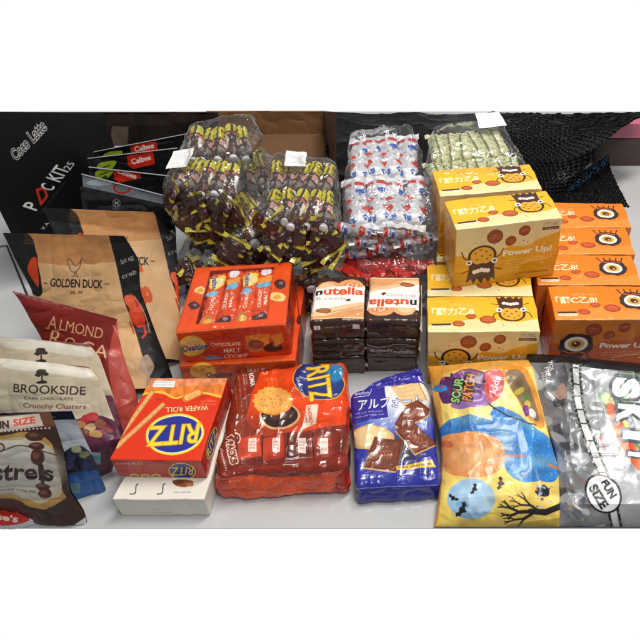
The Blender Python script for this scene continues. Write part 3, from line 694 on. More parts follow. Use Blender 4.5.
# ================================================================== SOUR CANDY BAG
def sour():
    a = Pic(415, 350, 580, 545, (248, 212, 104))
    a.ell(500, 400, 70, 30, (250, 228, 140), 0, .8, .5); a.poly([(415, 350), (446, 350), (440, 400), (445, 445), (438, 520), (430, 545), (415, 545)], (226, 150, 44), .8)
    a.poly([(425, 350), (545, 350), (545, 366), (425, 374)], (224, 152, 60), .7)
    # purple pumpkin patch behind the lettering
    a.blob(468, 389, 30, 18.5, (112, 66, 128), 7, .08, 22, 6); a.blob(449, 391, 12, 14, (88, 40, 96), 8, .12); a.blob(472, 402, 22, 7, (150, 110, 170), 3, .2, rot=6)
    a.poly(smooth([(486, 372), (500, 370), (504, 382), (500, 396), (490, 402), (484, 390)]), (222, 92, 96))
    a.text('kids', 495, 385, 18, 7, (250, 235, 240), 74, .05, out=(200, 60, 70), ow=.04)
    a.text('SOUR', 457, 391, 25, 9.5, (150, 200, 110), 80, .07, out=(28, 26, 30), ow=.09)
    a.text('PATCH', 469, 388.5, 27, 10, (236, 140, 56), 80, .07, out=(28, 26, 30), ow=.09)
    a.poly(smooth([(432, 389), (437, 385), (446, 386), (446, 391), (437, 392)]), (40, 130, 200))
    a.speck(12, 436, 372, 500, 404, [(40, 30, 50), (190, 70, 90)], .8, 2, 4)
    # arched clear window with candies
    a.poly(smooth([(502, 372), (512, 366), (524, 368), (534, 384), (544, 420), (541, 428), (533, 423), (515, 398)]), (232, 150, 54))
    a.poly(smooth([(505, 374), (513, 369), (521, 372), (530, 388), (539, 416), (536, 421), (528, 414), (512, 392)]), (134, 110, 80))
    for i, (x, y, c) in enumerate(((513, 378, (150, 120, 96)), (520, 384, (120, 100, 70)), (519, 392, (200, 180, 60)), (526, 398, (90, 140, 60)), (528, 405, (220, 190, 70)), (526, 411, (120, 60, 130)), (533, 414, (235, 235, 225)))): a.blob(x, y, 5, 3.2, c, i, .2, rot=20*i)
    # blue sugary shape and orange sugary shape
    a.poly(smooth([(436, 436), (446, 422), (466, 416), (492, 420), (508, 430), (500, 440), (470, 436), (445, 440)]), (44, 118, 190))
    a.poly(smooth([(490, 414), (496, 406), (510, 410), (530, 424), (552, 440), (560, 458), (556, 480), (540, 482), (520, 482), (506, 470), (500, 440), (506, 432), (496, 424)]), (48, 128, 204))
    a.ell(528, 460, 14, 12, (70, 150, 215), 0, .7, .4); a.ell(500, 428, 12, 6, (90, 160, 215), 20, .6, .5)
    a.poly(smooth([(439, 440), (452, 434), (480, 433), (499, 440), (505, 455), (500, 470), (480, 477), (450, 474), (441, 460)]), (230, 150, 84))
    a.ell(474, 456, 22, 13, (240, 176, 116), 0, .8, .4); a.blob(446, 445, 6, 4, (206, 104, 64), 2, .2)
    a.speck(900, 436, 412, 562, 484, [(255, 245, 230), (250, 240, 250)], .25, .55, 9, .45)
    a.line(smooth([(489, 404), (505, 414), (520, 421), (536, 425)], False), 1.4, (28, 28, 40))
    a.line([(504, 455), (524, 457)], 2.4, (190, 116, 90)); a.line([(549, 465), (562, 470)], 3, (190, 116, 90))
    # moon, bats, tree
    a.ell(471, 499, 24, 20.5, (150, 190, 226), 0); a.ell(473, 497, 19, 16, (180, 212, 238), 0, .8, .4); a.blob(462, 505, 6, 4, (120, 170, 214), 2)
    def bat(x, y, s, r):
        t = math.radians(r); pts = [(-9, -2), (-6, -4.5), (-4, -2.2), (-1.5, -2.5), (-1, -4), (0, -3), (1, -4), (1.5, -2.5), (4, -2.2), (6, -4.5), (9, -2), (7, 0), (6, 2), (4, .5), (2, 2), (0, 5), (-2, 2), (-4, .5), (-6, 2), (-7, 0)]; s *= .8
        a.poly([(x+s*(p*math.cos(t)+q*math.sin(t)), y+s*(-p*math.sin(t)+q*math.cos(t))) for p, q in pts], (24, 22, 32))
    for b in ((474.5, 489, .85, 70), (501, 484, 1, 80), (453, 498, .8, -30), (462, 510, 1.25, 60), (540, 492, .8, 20)): bat(*b)
    def br(x, y, ang, L, w):
        if L < 4: return
        x2, y2 = x+L*math.cos(ang), y+L*math.sin(ang)*.8; a.line([(x, y), (x2, y2)], w, (26, 22, 24))
        br(x2, y2, ang+rr.uniform(.2, .6), L*rr.uniform(.6, .8), w*.7); br(x2, y2, ang-rr.uniform(.2, .6), L*rr.uniform(.6, .8), w*.7)
    rr = random.Random(6)
    a.line([(562, 506), (545, 513), (530, 512)], 6, (26, 22, 24)); br(532, 512, 3.1, 13, 3.6); br(540, 512, 3.8, 12, 2.6); br(534, 513, 2.5, 13, 2.8)
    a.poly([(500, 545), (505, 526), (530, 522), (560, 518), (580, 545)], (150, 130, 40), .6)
    a.blob(543, 492, 7, 6, (30, 30, 44), 3, .3); a.speck(16, 536, 487, 552, 508, [(150, 170, 210), (60, 70, 110)], .8, 1.8, 8)
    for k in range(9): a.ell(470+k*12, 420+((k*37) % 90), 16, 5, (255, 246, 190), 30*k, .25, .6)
    a.mottle(415, 350, 580, 545, .22, .11)
    for k in range(8): a.line([(429, 368+k*1.1), (532, 361+k*1.1)], .4, (180, 110, 40), .5)
    rows = [(0, G(428, 367, .055), G(531, 360, .055)), (.08, G(430, 376, .05), G(534, 371, .05)), (.3, G(434, 406, .035), G(541, 405, .035)), (.5, G(441, 440, .03), G(549, 436, .03)),
            (.7, G(441, 470, .02), G(558, 468, .02)), (.9, G(437, 510, .012), G(560, 510, .012)), (1., G(434, 527, .004), G(559, 527, .004))]
    def w(U, V_): return (4*U*(1-U))**.5*np.clip(V_/.12, 0, 1)**.6*np.clip((1-V_)/.12, 0, 1)**.6
    root = thing('candy_bag', 'yellow orange bag of sour candy printed with a moon, bats and a black branch', 'candy bag')
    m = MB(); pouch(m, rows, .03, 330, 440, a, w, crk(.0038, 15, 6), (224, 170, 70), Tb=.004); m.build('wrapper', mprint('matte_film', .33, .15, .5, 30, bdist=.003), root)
sour()

# ================================================================== SILVER CANDY BAG
def skittles():
    a = Pic(515, 340, 740, 545, (122, 124, 128))
    # clear left part with silver wrapped pieces
    r = random.Random(4)
    for k in range(70):
        x, y = r.uniform(530, 600), r.uniform(366, 535)
        a.blob(x, y, r.uniform(4, 12), r.uniform(3, 8), r.choice([(176, 178, 182), (96, 96, 102), (134, 136, 140), (64, 62, 68), (196, 198, 202), (120, 120, 124)]), k, .35, 9, r.uniform(0, 180), .8)
    for k in range(14): a.blob(r.uniform(560, 592), r.uniform(480, 524), 2.2, 1.6, r.choice([(90, 140, 80), (190, 90, 70), (100, 100, 170), (200, 160, 70)]), k, .3, 8, 0, .6)
    a.blob(561, 392, 6, 8, (206, 160, 140), 3, .3, al=.8)
    # opaque grey part right of the film strip
    st = smooth([(576, 352), (576, 380), (578, 400), (584, 424), (594, 452), (604, 478), (612, 505), (620, 545)], False)
    a.poly(st+[(760, 545), (760, 345)], (164, 166, 170))
    # green white dark swirl behind letters
    a.poly(smooth([(602, 394), (612, 392), (616, 374), (632, 368), (700, 372), (720, 420), (700, 470), (650, 480), (636, 462), (622, 440), (606, 410)]), (96, 132, 96))
    a.poly(smooth([(604, 398), (612, 398), (616, 420), (630, 440), (645, 470), (636, 468), (618, 440)]), (224, 96, 40))
    a.line(smooth([(610, 396), (615, 410), (622, 430), (640, 458), (660, 480)], False), 6, (226, 84, 40)); a.line(smooth([(612, 398), (620, 414), (632, 434), (652, 456)], False), 3.4, (244, 190, 60)); a.line(smooth([(614, 400), (624, 416), (638, 430), (660, 448)], False), 2.4, (70, 60, 140))
    a.ell(606, 398, 7, 6, (140, 186, 130), 0, .8, .4); a.ell(634, 440, 5, 3.6, (50, 60, 160)); a.ell(633, 439, 1.6, 1.1, (150, 160, 230)); a.ell(660, 412, 30, 30, (206, 214, 220), 20, .95, .1)
    def cap(s, x, y, w, h): a.text(s, x, y, w, h, (236, 248, 252), -96, .12, 0, out=(70, 74, 84), ow=.1)
    cap('S', 626, 388, 20, 28); cap('K', 632, 414, 18, 30); cap('I', 637, 436, 8, 28); cap('T', 642, 455, 14, 28)
    a.text('Skittles original fun size candies', 597, 410, 60, 2.6, (90, 92, 98), -82, .01); a.text('share', 603, 444, 16, 3.2, (200, 60, 80), -68, .03); a.text('made for you', 618, 460, 22, 2.4, (90, 92, 98), -50, .01)
    # film strip
    for dx, c, w in ((-4.4, (30, 28, 26), 2.8), (4.4, (30, 28, 26), 2.8), (0, (206, 208, 208), 6.4)):
        a.line([(x+dx, y-dx*.1) for x, y in st], w, c)
    for i in range(0, len(st), 1):
        x, y = st[i]
        if i % 3 == 0: a.line([(x-6, y+.5), (x+6, y)], 1.4, (34, 32, 28))
        for s_ in (-5.4, 5.4): a.rect(x+s_-1, y-1, x+s_+1, y+1, (128, 128, 120))
    a.ell(603, 494, 17, 21, (26, 26, 28), 40); a.ell(603, 494, 15, 19, (232, 234, 236), 40)
    a.text('FUN', 608.5, 489.5, 19, 8.5, (32, 32, 34), -56, .09); a.text('SIZE', 598.5, 497, 25, 9.5, (32, 32, 34), -56, .09)
    a.lines(610, 521, 12, 2, 3, (90, 90, 96), -60, 2)
    # top black band and label
    a.poly([(515, 340), (740, 340), (740, 380), (640, 374), (580, 366), (530, 362)], (26, 24, 28))
    for i, s in enumerate(('7GE', 'F2E', '10Z')): a.text(s, 548-i*3.5+3, 366.5+i*5.2, 9, 4.4, (240, 240, 240), -76, .06, out=(80, 80, 84), ow=.06)
    a.mottle(515, 340, 740, 545, .14, .09)
    rows = [(0, G(527, 354, .06), G(732, 374, .06)), (.06, G(528, 361, .058), G(732, 384, .058)), (.2, G(534, 388, .045), G(738, 410, .045)), (.4, G(543, 420, .03), G(738, 436, .03)),
            (.6, G(556, 455, .022), G(742, 470, .022)), (.8, G(557, 492, .014), G(746, 500, .014)), (1., G(556, 527, .004), G(750, 527, .004))]
    def w(U, V_): return (4*U*(1-U))**.45*np.clip(V_/.1, 0, 1)**.6*np.clip((1-V_)/.1, 0, 1)**.6
    root = thing('silver_candy_bag', 'silver grey candy bag with black top edge, film strip print and oval FUN SIZE badge', 'candy bag')
    m = MB(); pouch(m, rows, .026, 520, 430, a, w, lambda P: crinkle(P, .0062, 15, 12)*np.clip(1.15-(proj(P)[0][..., None]-560)/60, .3, 1), (140, 142, 146), Tb=.004); m.build('wrapper', mprint('silver_film', .3, .15, .4, 16, metal=.1, bdist=.004), root)
skittles()

# ================================================================== OVALTINE
def ovaltine():
    OR = (240, 86, 18)
    z0, z1 = .056, .115
    t = [G(175.5, 332.7, z1), G(286, 324.5, z1), G(292, 262.5, z1), G(195.8, 268.3, z1)]
    b = [np.array([p[0], p[1], z0]) for p in t]
    a = Pic(160, 255, 310, 385, OR)
    a.poly([(160, 334.5), (185, 332), (286, 325), (310, 322), (310, 385), (160, 385)], (222, 66, 22))
    a.line([(176, 333), (286, 325)], 1.2, (248, 150, 100), .8)
    a.ell(192, 346, 13.5, 10.5, (250, 206, 70)); a.ell(193, 345, 10, 7.4, (252, 236, 170)); a.ell(192, 346, 11.5, 5, (240, 130, 30), 10, .5); 
    a.text('Ovaltine', 195, 347.5, 26, 6.5, (34, 50, 120), 8, .04, out=(250, 240, 210), ow=.04)
    a.text('CHOCOLATE', 225.5, 344.5, 30, 3.4, (252, 240, 225), 2, .05); a.text('MALT', 232, 350.5, 17, 4.2, (252, 240, 225), 2, .03, out=(250, 235, 220), ow=.01); a.text('COOKIE', 236, 356.3, 24, 4.4, (252, 240, 225), 2, .05)
    a.poly([(204, 357), (214, 355.5), (226, 359), (224, 363.5), (208, 364)], (120, 160, 210)); a.lines(208, 360, 14, 1, 2, (245, 245, 250), 3, 2)
    a.poly([(245, 337), (258, 334), (270, 334), (268, 350), (250, 352)], (244, 152, 40)); a.ell(255, 346, 10, 6.5, (206, 120, 70)); a.ell(256, 344.6, 8, 4.2, (150, 74, 46))
    a.blob(273, 347, 10, 5, (70, 40, 40), 3, .25); a.blob(276, 345, 4, 2.2, (140, 110, 110), 4, .3); a.poly([(270, 336), (282, 333), (284, 342), (276, 346)], (240, 160, 50))
    a.text('NET WT. 360g', 274, 357.3, 28, 3.2, (248, 190, 160), 5, .02); a.lines(238, 364, 44, 1, 2, (240, 150, 110), 4, 1.2)
    # top frame prints
    for x, y, s in ((200.5, 290, 1.), (277, 297, 1.25)): a.blob(x, y, 6*s, 4*s, (246, 222, 150), int(x), .2); a.blob(x, y, 3.4*s, 2*s, (240, 170, 70), 3, .2)
    for x, y, s in ((194, 306, 1.), (280, 284, 1.1)): a.blob(x, y, 5.5*s, 4*s, (74, 40, 40), int(x), .3); a.ell(x+1, y-1, 2*s, 1.4*s, (150, 120, 130))
    a.mottle(160, 255, 310, 385, .06, .07)
    root = thing('malt_cookie_carton', 'orange malt cookie carton with open window top showing packets, upper one', 'snack box')
    m = MB(); hexa(m, b+t, .0015, 2300, {'right': (206, 58, 20), 'left': (206, 62, 22)}, art=a, disp=crk(.0008, 18, 2), skip=('top',))
    # top frame with window
    T = np.array(t)
    def tp(s, r, dz=0): return ((T[0]*(1-s)+T[1]*s)*(1-r)+(T[3]*(1-s)+T[2]*s)*r)+np.array([0, 0, dz])
    s0, s1, r0, r1 = .16, .82, .10, .94
    for (u0, u1, q0, q1) in ((0, 1, 0, r0), (0, 1, r1, 1), (0, s0, r0, r1), (s1, 1, r0, r1)):
        nu, nv = max(6, int((u1-u0)*330)), max(6, int((q1-q0)*330))
        U, Q = np.meshgrid(np.linspace(u0, u1, nu), np.linspace(q1, q0, nv)); P = tp(U[..., None], Q[..., None]); x, y = proj(P); m.grid(P, a.sample(x, y), flip=True)
    # window reveal
    for (p, q) in (((s0, r0), (s1, r0)), ((s1, r0), (s1, r1)), ((s1, r1), (s0, r1)), ((s0, r1), (s0, r0))):
        m.grid(np.array([[tp(*p), tp(*q)], [tp(*p, -.02), tp(*q, -.02)]]), (150, 40, 30))
    m.build('carton', M_CARD, root)
    m = MB(); hexa(m, [p+np.array([0, 0, -.002]) for p in b]+[p+np.array([0, 0, .0025]) for p in t], .004, 700, {'*': (255, 255, 255)}, disp=crk(.002, 30, 5)); m.build('shrink_wrap', M_FILM2, root)
    # packets inside (things of their own)
    g = 'orange packets inside the windowed carton'
    pk = Pic(0, 0, 22, 96, (232, 84, 30), 5)
    pk.rect(0, 8, 22, 24, (250, 212, 80)); pk.ell(11, 20, 9.5, 13, (252, 226, 110)); pk.ell(11, 20, 7, 9, (250, 245, 230), 0, .6); pk.text('Ovaltine', 9, 20, 24, 7, (34, 50, 130), -80, .04)
    pk.ell(9, 40, 8, 5, (140, 200, 230)); pk.text('COOKIE', 12, 56, 24, 4.5, (255, 240, 225), 90, .05); pk.blob(10, 82, 8, 9, (206, 130, 70), 3, .15); pk.blob(12, 84, 5, 5, (250, 190, 80), 4, .2)
    pk2 = Pic(0, 0, 22, 96, (228, 78, 26), 5)
    pk2.ell(11, 8, 7, 7, (240, 240, 245)); pk2.ell(10, 30, 9, 8, (120, 190, 225)); pk2.poly([(2, 20), (20, 14), (20, 24), (4, 30)], (250, 160, 60)); pk2.text('CRUNCHY', 8, 54, 28, 4.5, (255, 240, 225), 90, .05); pk2.text('MALT', 15, 54, 22, 4, (255, 240, 225), 90, .05); pk2.blob(11, 84, 8, 7, (74, 44, 44), 5, .3); pk2.blob(12, 82, 3, 3, (170, 140, 140), 2, .3)
    labs = ('leftmost packet seen through the window of the orange carton', 'packet second from left under the window of the orange carton, with a dark biscuit',
            'packet third from left under the window of the orange carton', 'rightmost packet under the window of the orange carton, with a dark biscuit')
    for i in range(4):
        c0, c1 = s0+(s1-s0)*i/4-.004, s0+(s1-s0)*(i+1)/4+.004
        q = [tp(c0, .04, -.026), tp(c1, .04, -.026), tp(c1, .97, -.026), tp(c0, .97, -.026)]
        m = MB(); hexa(m, q+[p+np.array([0, 0, .02+.002*(i % 2)]) for p in q], .006, 2200, {'top': pk if i % 2 == 0 else pk2, '*': (220, 76, 28)}, disp=crk(.003, 40, i+3), bulge=.2)
        tag(m.build('cookie_packet', M_CANDY), labs[i], 'packet', g)
    # lower carton, sticks out to the right and front
    a = Pic(160, 255, 320, 395, (232, 80, 26))
    a.poly([(160, 364), (320, 358), (320, 395), (160, 395)], (224, 92, 30)); a.ell(203, 371, 13, 8, (250, 190, 70)); a.text('Ovaltine', 219, 374.5, 26, 5, (34, 40, 100), 3, .05)
    a.text('MALT', 256, 371, 18, 5, (250, 230, 210), 2, .04); a.line([(296, 292), (306, 365)], 1, (120, 30, 20)); a.blob(299, 320, 2.5, 5, (90, 30, 30), 3, .2)
    b2 = [G(187, 392, 0), G(300, 386, 0), G(309, 300, 0), G(205, 306, 0)]
    t2 = [np.array([p[0], p[1], .055]) for p in b2]
    root = thing('malt_cookie_carton', 'orange malt cookie carton underneath, mostly covered by the windowed one', 'snack box')
    m = MB(); hexa(m, b2+t2, .0018, 1800, {}, art=a, disp=crk(.001, 18, 6)); m.build('carton', M_CARD, root)
    m = MB(); hexa(m, [p+np.array([0, 0, .0]) for p in b2]+[p+np.array([.0, 0, .0003]) for p in t2], .004, 500, {'*': (255, 255, 255)}, disp=lambda P: crinkle(P, .002, 30, 5)+np.array([0, 0, .0])); 
    m.build('shrink_wrap', M_FILM2, root)
ovaltine()

# ================================================================== NUTELLA PACKS
def nutella():
    W, D, T = 70, 106, 36
    DK = (64, 40, 32)
    a = Pic(0, 0, W, D, (250, 247, 242), 5)
    a.rect(0, 0, W, 24, DK); a.ell(20, 27, 15, 14, (240, 176, 120)); a.ell(18, 27, 10, 9, (248, 206, 160)); a.ell(50, 25, 17, 14, (236, 166, 112)); a.ell(52, 25, 10, 7, (214, 96, 70)); a.ell(52, 25, 8.5, 5.8, (246, 200, 150)); a.text('x2', 52, 25, 10, 8, (200, 70, 50), 0, .04)
    a.rect(0, 29, W, 60, (250, 247, 242))
    a.text('n', 8.5, 41, 9, 12, (34, 30, 32), 0, .06); a.text('utella', 41, 39, 53, 17, (226, 84, 36), 0, .06)
    a.text('B-ready', 26, 56, 40, 8.5, (186, 178, 172), 0, .02)
    a.poly([(0, 100)]+smooth([(0, 84), (20, 78), (40, 70), (W, 64)], False)+[(W, 100)], (244, 206, 160)); a.poly([(0, 98)]+smooth([(0, 94), (24, 92), (44, 82), (W, 78)], False)+[(W, 97)], (226, 160, 104)); a.line(smooth([(20, 88), (44, 80), (W, 72)], False), 1.6, (206, 130, 74))
    a.ell(17, 82, 10, 5, (130, 70, 40)); a.ell(17, 81.5, 8, 3.6, (176, 108, 60)); a.blob(48, 59, 3.4, 3, (100, 64, 40), 3, .3)
    a.rect(0, 100, W, D, DK)
    f = Pic(0, 0, W, T, (58, 36, 28), 4); f.line(smooth([(0, 14), (20, 18), (44, 12), (W, 18)], False), 1, (110, 84, 72)); f.poly([(0, 24), (W, 20), (W, T), (0, T)], (70, 44, 36))
    ft = Pic(0, 0, W, T, (58, 36, 28), 4); ft.rect(5, 7, 13, 14, (240, 240, 240)); ft.text('2', 9, 10.5, 3, 5, (60, 40, 30)); ft.lines(16, 10.5, 32, 1, 3, (225, 220, 215), 0, 3); ft.rect(54, 6, 63, 15, (235, 235, 235)); ft.poly([(0, 26), (W, 22), (W, T), (0, T)], (74, 48, 38))
    a.mottle(0, 0, W, D, .06, .08)
    def proto(topc, frontc, seed):
        m = MB(); hexa(m, box8(.0795, .106, .0362), .0055, 1900, {'top': topc, 'front': frontc, '*': DK}, disp=lambda P: crinkle(P, .0019, 20, seed), bulge=.12)
        return m
    g = 'hazelnut snack packs stacked in two columns'
    def pack(m, P, rotz, label):
        root = thing('hazelnut_pack', label, 'snack pack', g, tuple(P)); o = m.build('wrapper', M_FOIL, root)
        # crimped side seals, white film
        for sx in (0, .0795):
            n = 40; v = np.linspace(.0, 1, n); e = MB()
            Pq = np.zeros((n, 5, 3)); Pq[..., 1] = (v*.104+.001)[:, None]; Pq[..., 0] = sx+(np.linspace(0, .0035, 5) if sx else -np.linspace(0, .0035, 5))[None]; Pq[..., 2] = .020+.003*np.sin(v*14)[:, None]-np.linspace(0, .006, 5)[None]
            e.grid(Pq, (228, 226, 222)); e.build('side_seal', M_FOIL, root)
        root.rotation_euler = (0, 0, rotz); return root
    zt = .106
    FL1 = G(310.5, 324.5, zt); FR1 = G(361, 323, zt)
    yl = yaw(FL1, FR1)
    FL2 = G(363.2, 322, zt); FR2 = G(418, 321, zt)
    f2 = Pic(0, 0, W, T, (58, 36, 28), 4); f2.text('B-ready', 22, 20, 30, 8, (180, 176, 172), 4, .04); f2.text('nutella', 50, 22, 26, 7, (190, 186, 182), 0, .04); f2.line(smooth([(2, 8), (20, 12), (50, 7), (66, 12)], False), 1.2, (170, 160, 156))
    base = Pic(0, 0, W, D, (58, 36, 28), 3); base.mottle(0, 0, W, D, .2, .1)
    names = [['bottom', 'middle', 'top'], ['bottom', 'middle', 'top']]
    for k in range(3):
        z = .0005+k*.0352
        j = (2-k)*.002
        lab = ('hazelnut snack pack on the left column, %s one' % ('topmost, its print upright' if k == 2 else ('middle' if k == 1 else 'lowest')))
        pack(proto(a if k == 2 else base, ft if k == 2 else f, 3+k), np.array([FL1[0]-j-.0022, FL1[1]-.002*(k == 1)+.001*k, z]), yl+.02*(k-1)*(k < 2), lab)
    a2 = Pic(0, 0, W, D, (0, 0, 0), 5); a2.a = a.a[::-1, ::-1].copy()
    for k in range(3):
        z = .0005+k*.0352
        lab = ('hazelnut snack pack on the right column, %s one' % ('topmost, its print upside down' if k == 2 else ('middle' if k == 1 else 'lowest')))
        pack(proto(a2 if k == 2 else base, f2 if k == 1 else f, 13+k), np.array([FL2[0]+.002*(k-1), FL2[1]-.004*(k == 1), z]), 0-.02*(k == 1), lab)
nutella()

# ================================================================== CANDIES IN CLEAR BAGS
def frame(C8, a, b, c):
    q = np.array([a, b, c], float); P = tri(C8, q[None])[0]
    e = 1e-3; X = tri(C8, (q+[e, 0, 0])[None])[0]-P; Y = tri(C8, (q+[0, e, 0])[None])[0]-P
    X = Vector(X).normalized(); Y = Vector(Y); Z = X.cross(Y).normalized(); Y = Z.cross(X)
    M = Matrix((X, Y, Z)).transposed().to_4x4(); M.translation = Vector(P); return M
def tube_proto(length, ra, rb, pic, name, cap=None, nn=(64, 110), squash=.8, seed=1, crimp=None):
    "pillow wrapped roll lying along +Y, centred; returns root empty with parts"
    root = bpy.data.objects.new(name, None); COL.objects.link(root); root.empty_display_size = .01
    th = np.linspace(0, 2*math.pi, nn[0]); y = np.linspace(-.5, .5, nn[1])
    TH, YY = np.meshgrid(th, y[::-1]); prof = np.clip(1-(np.abs(YY)*2)**8, 0, 1)**.5
    P = np.stack([np.sin(TH)*ra*prof, YY*length, -np.cos(TH)*rb*prof], -1)
    u = TH/(2*math.pi); col = pic.sample(pic.x0+u*pic.w/pic.res, pic.y0+(.5-YY)*pic.h/pic.res)
    P = P+crinkle(P*1.0, .0016, 60, seed)*prof[..., None]
    m = MB(); m.grid(P, col); m.build('wrapper', M_CANDY, root)
    if cap:
        rr = np.linspace(0, 1, 8)[:, None]; t2 = np.linspace(0, 2*math.pi, 28)[None]
        P = np.stack([np.cos(t2)*rr*ra*.62, -length*.5-.003-(.002*(1-rr**2))+0*t2, np.sin(t2)*rr*ra*.62], -1); m = MB(); m.grid(P, cap)
        P2 = np.stack([np.cos(t2)*ra*.62*np.ones((2, 1)), np.array([[-length*.5-.003], [-length*.5+.006]])+0*t2, np.sin(t2)*ra*.62*np.ones((2, 1))], -1); m.grid(P2, cap); m.build('end_cap', M_CARD, root)
    if crimp:
        for sg in crimp[1]:
            n = 49; u = np.linspace(-1, 1, n); w = ra*1.15; zz = (np.arange(n) % 4 < 2)*.0013
            Pq = np.zeros((6, n, 3)); v = np.linspace(0, 1, 6)[:, None]
            Pq[..., 0] = u[None]*w; L = crimp[2]
            Pq[..., 1] = sg*(length*.5-.004+v*(L+zz[None]*v)); Pq[..., 2] = .0015*np.sin(u*7)[None]-.004*v*sg*0
            cc = np.zeros(Pq.shape); base = np.array(crimp[0])/255.; edge = np.array(crimp[3])/255.
            cc[:] = base; cc[4:] = edge; cc[2:4] = base*.85+.1
            m = MB(); m.grid(Pq, cc); m.build('crimp', M_CANDY, root)
    return root
def place(proto, M, label, group, cat='candy', first=[None]):
    o = copy_tree(proto); o.matrix_world = M; tag(o, label, cat, group); return o
def kill(proto):
    for c in list(proto.children): bpy.data.objects.remove(c)
    bpy.data.objects.remove(proto)
def film(name, C8, grow, label, cat, group, seed, amp=.006, stick=None, rad=.02, dens=800, mat=None, ruff=True):
    root = thing(name, label, cat, group)
    c = np.mean(C8, axis=0); q = [c+(np.array(p)-c)*(1+grow)+np.array([0, 0, .004 if i > 3 else -.0]) for i, p in enumerate(C8)]
    for i in range(4): q[i][2] = max(q[i][2], .001)
    m = MB(); hexa(m, q, rad, dens, {'*': (255, 255, 255)}, disp=lambda P: crinkle(P, amp, 22, seed)+crinkle(P, .0011, 55, seed+3), bulge=.08); m.build('film', mat or M_FILM, root)
    if stick:
        a0, a1, b0, b1, pic, rot = stick
        U, W = np.meshgrid(np.linspace(a0, a1, 70), np.linspace(b1, b0, 50)); W = W+rot*(U-a0)
        P = tri(q, np.stack([U, W, np.full(U.shape, 1.05)], -1)); P = P+crinkle(P, .0015, 22, seed)
        m = MB(); u = (U-a0)/(a1-a0); v = np.linspace(0, 1, 50)[:, None]+0*U
        m.grid(P, pic.sample(pic.x0+u*pic.w/pic.res, pic.y0+v*pic.h/pic.res), flip=True); m.build('label', M_CARD, root)
    return root
lab = Pic(0, 0, 60, 36, (244, 244, 246), 4); lab.lines(5, 7, 48, 3, 5, (170, 172, 178), 0, 2.2); lab.lines(5, 26, 30, 1, 5, (190, 190, 195), 0, 2)

# dark candies with yellow labels
p1 = Pic(0, 0, 88, 70, (58, 36, 32), 3)
for x0 in (0, 44):
    p1.rect(x0+2, 6, x0+42, 31, (214, 202, 48)); p1.text('choki', x0+22, 14, 26, 9, (40, 36, 24), 0, .08); p1.text('CHOC', x0+22, 25, 26, 7, (60, 40, 24), 0, .06)
    p1.rect(x0+6, 34, x0+38, 46, (206, 150, 136)); p1.blob(x0+20, 42, 10, 5, (240, 228, 222), 3, .2); p1.rect(x0+2, 50, x0+42, 58, (136, 126, 122)); p1.rect(x0+2, 58, x0+42, 70, (78, 60, 56))
p1.speck(40, 0, 0, 88, 70, [(120, 100, 96), (206, 200, 196)], .8, 2.2, 3, .7)
p2 = Pic(0, 0, 88, 70, (74, 48, 42), 3)
for x0 in (0, 44):
    p2.rect(x0+3, 2, x0+41, 22, (216, 208, 48)); p2.rect(x0, 0, x0+44, 3, (60, 40, 36)); p2.blob(x0+22, 44, 15, 16, (232, 230, 228), 4, .2); p2.rect(x0+4, 25, x0+40, 30, (200, 120, 104)); p2.rect(x0+6, 58, x0+40, 64, (120, 74, 60))
p2.speck(30, 0, 0, 88, 70, [(96, 66, 60), (236, 232, 230)], .8, 2.4, 5, .7)
p3 = Pic(0, 0, 88, 70, (62, 38, 34), 3); p3.speck(26, 0, 0, 88, 70, [(96, 60, 50), (176, 168, 164), (44, 28, 26), (226, 224, 224)], 1.2, 5, 7, .85); p3.rect(12, 28, 34, 34, (190, 182, 52)); p3.rect(54, 24, 80, 32, (150, 90, 78))
YEL = (238, 222, 70)
tA = tube_proto(.075, .0135, .013, p1, 'tube_candy', (226, 228, 232), seed=1)
tB = tube_proto(.075, .0135, .013, p2, 'tube_candy', (226, 228, 232), seed=5)
tC = tube_proto(.042, .021, .0065, p3, 'crimped_candy', None, seed=9, nn=(48, 60), crimp=((222, 208, 76), (-1, 1), .0068, YEL))
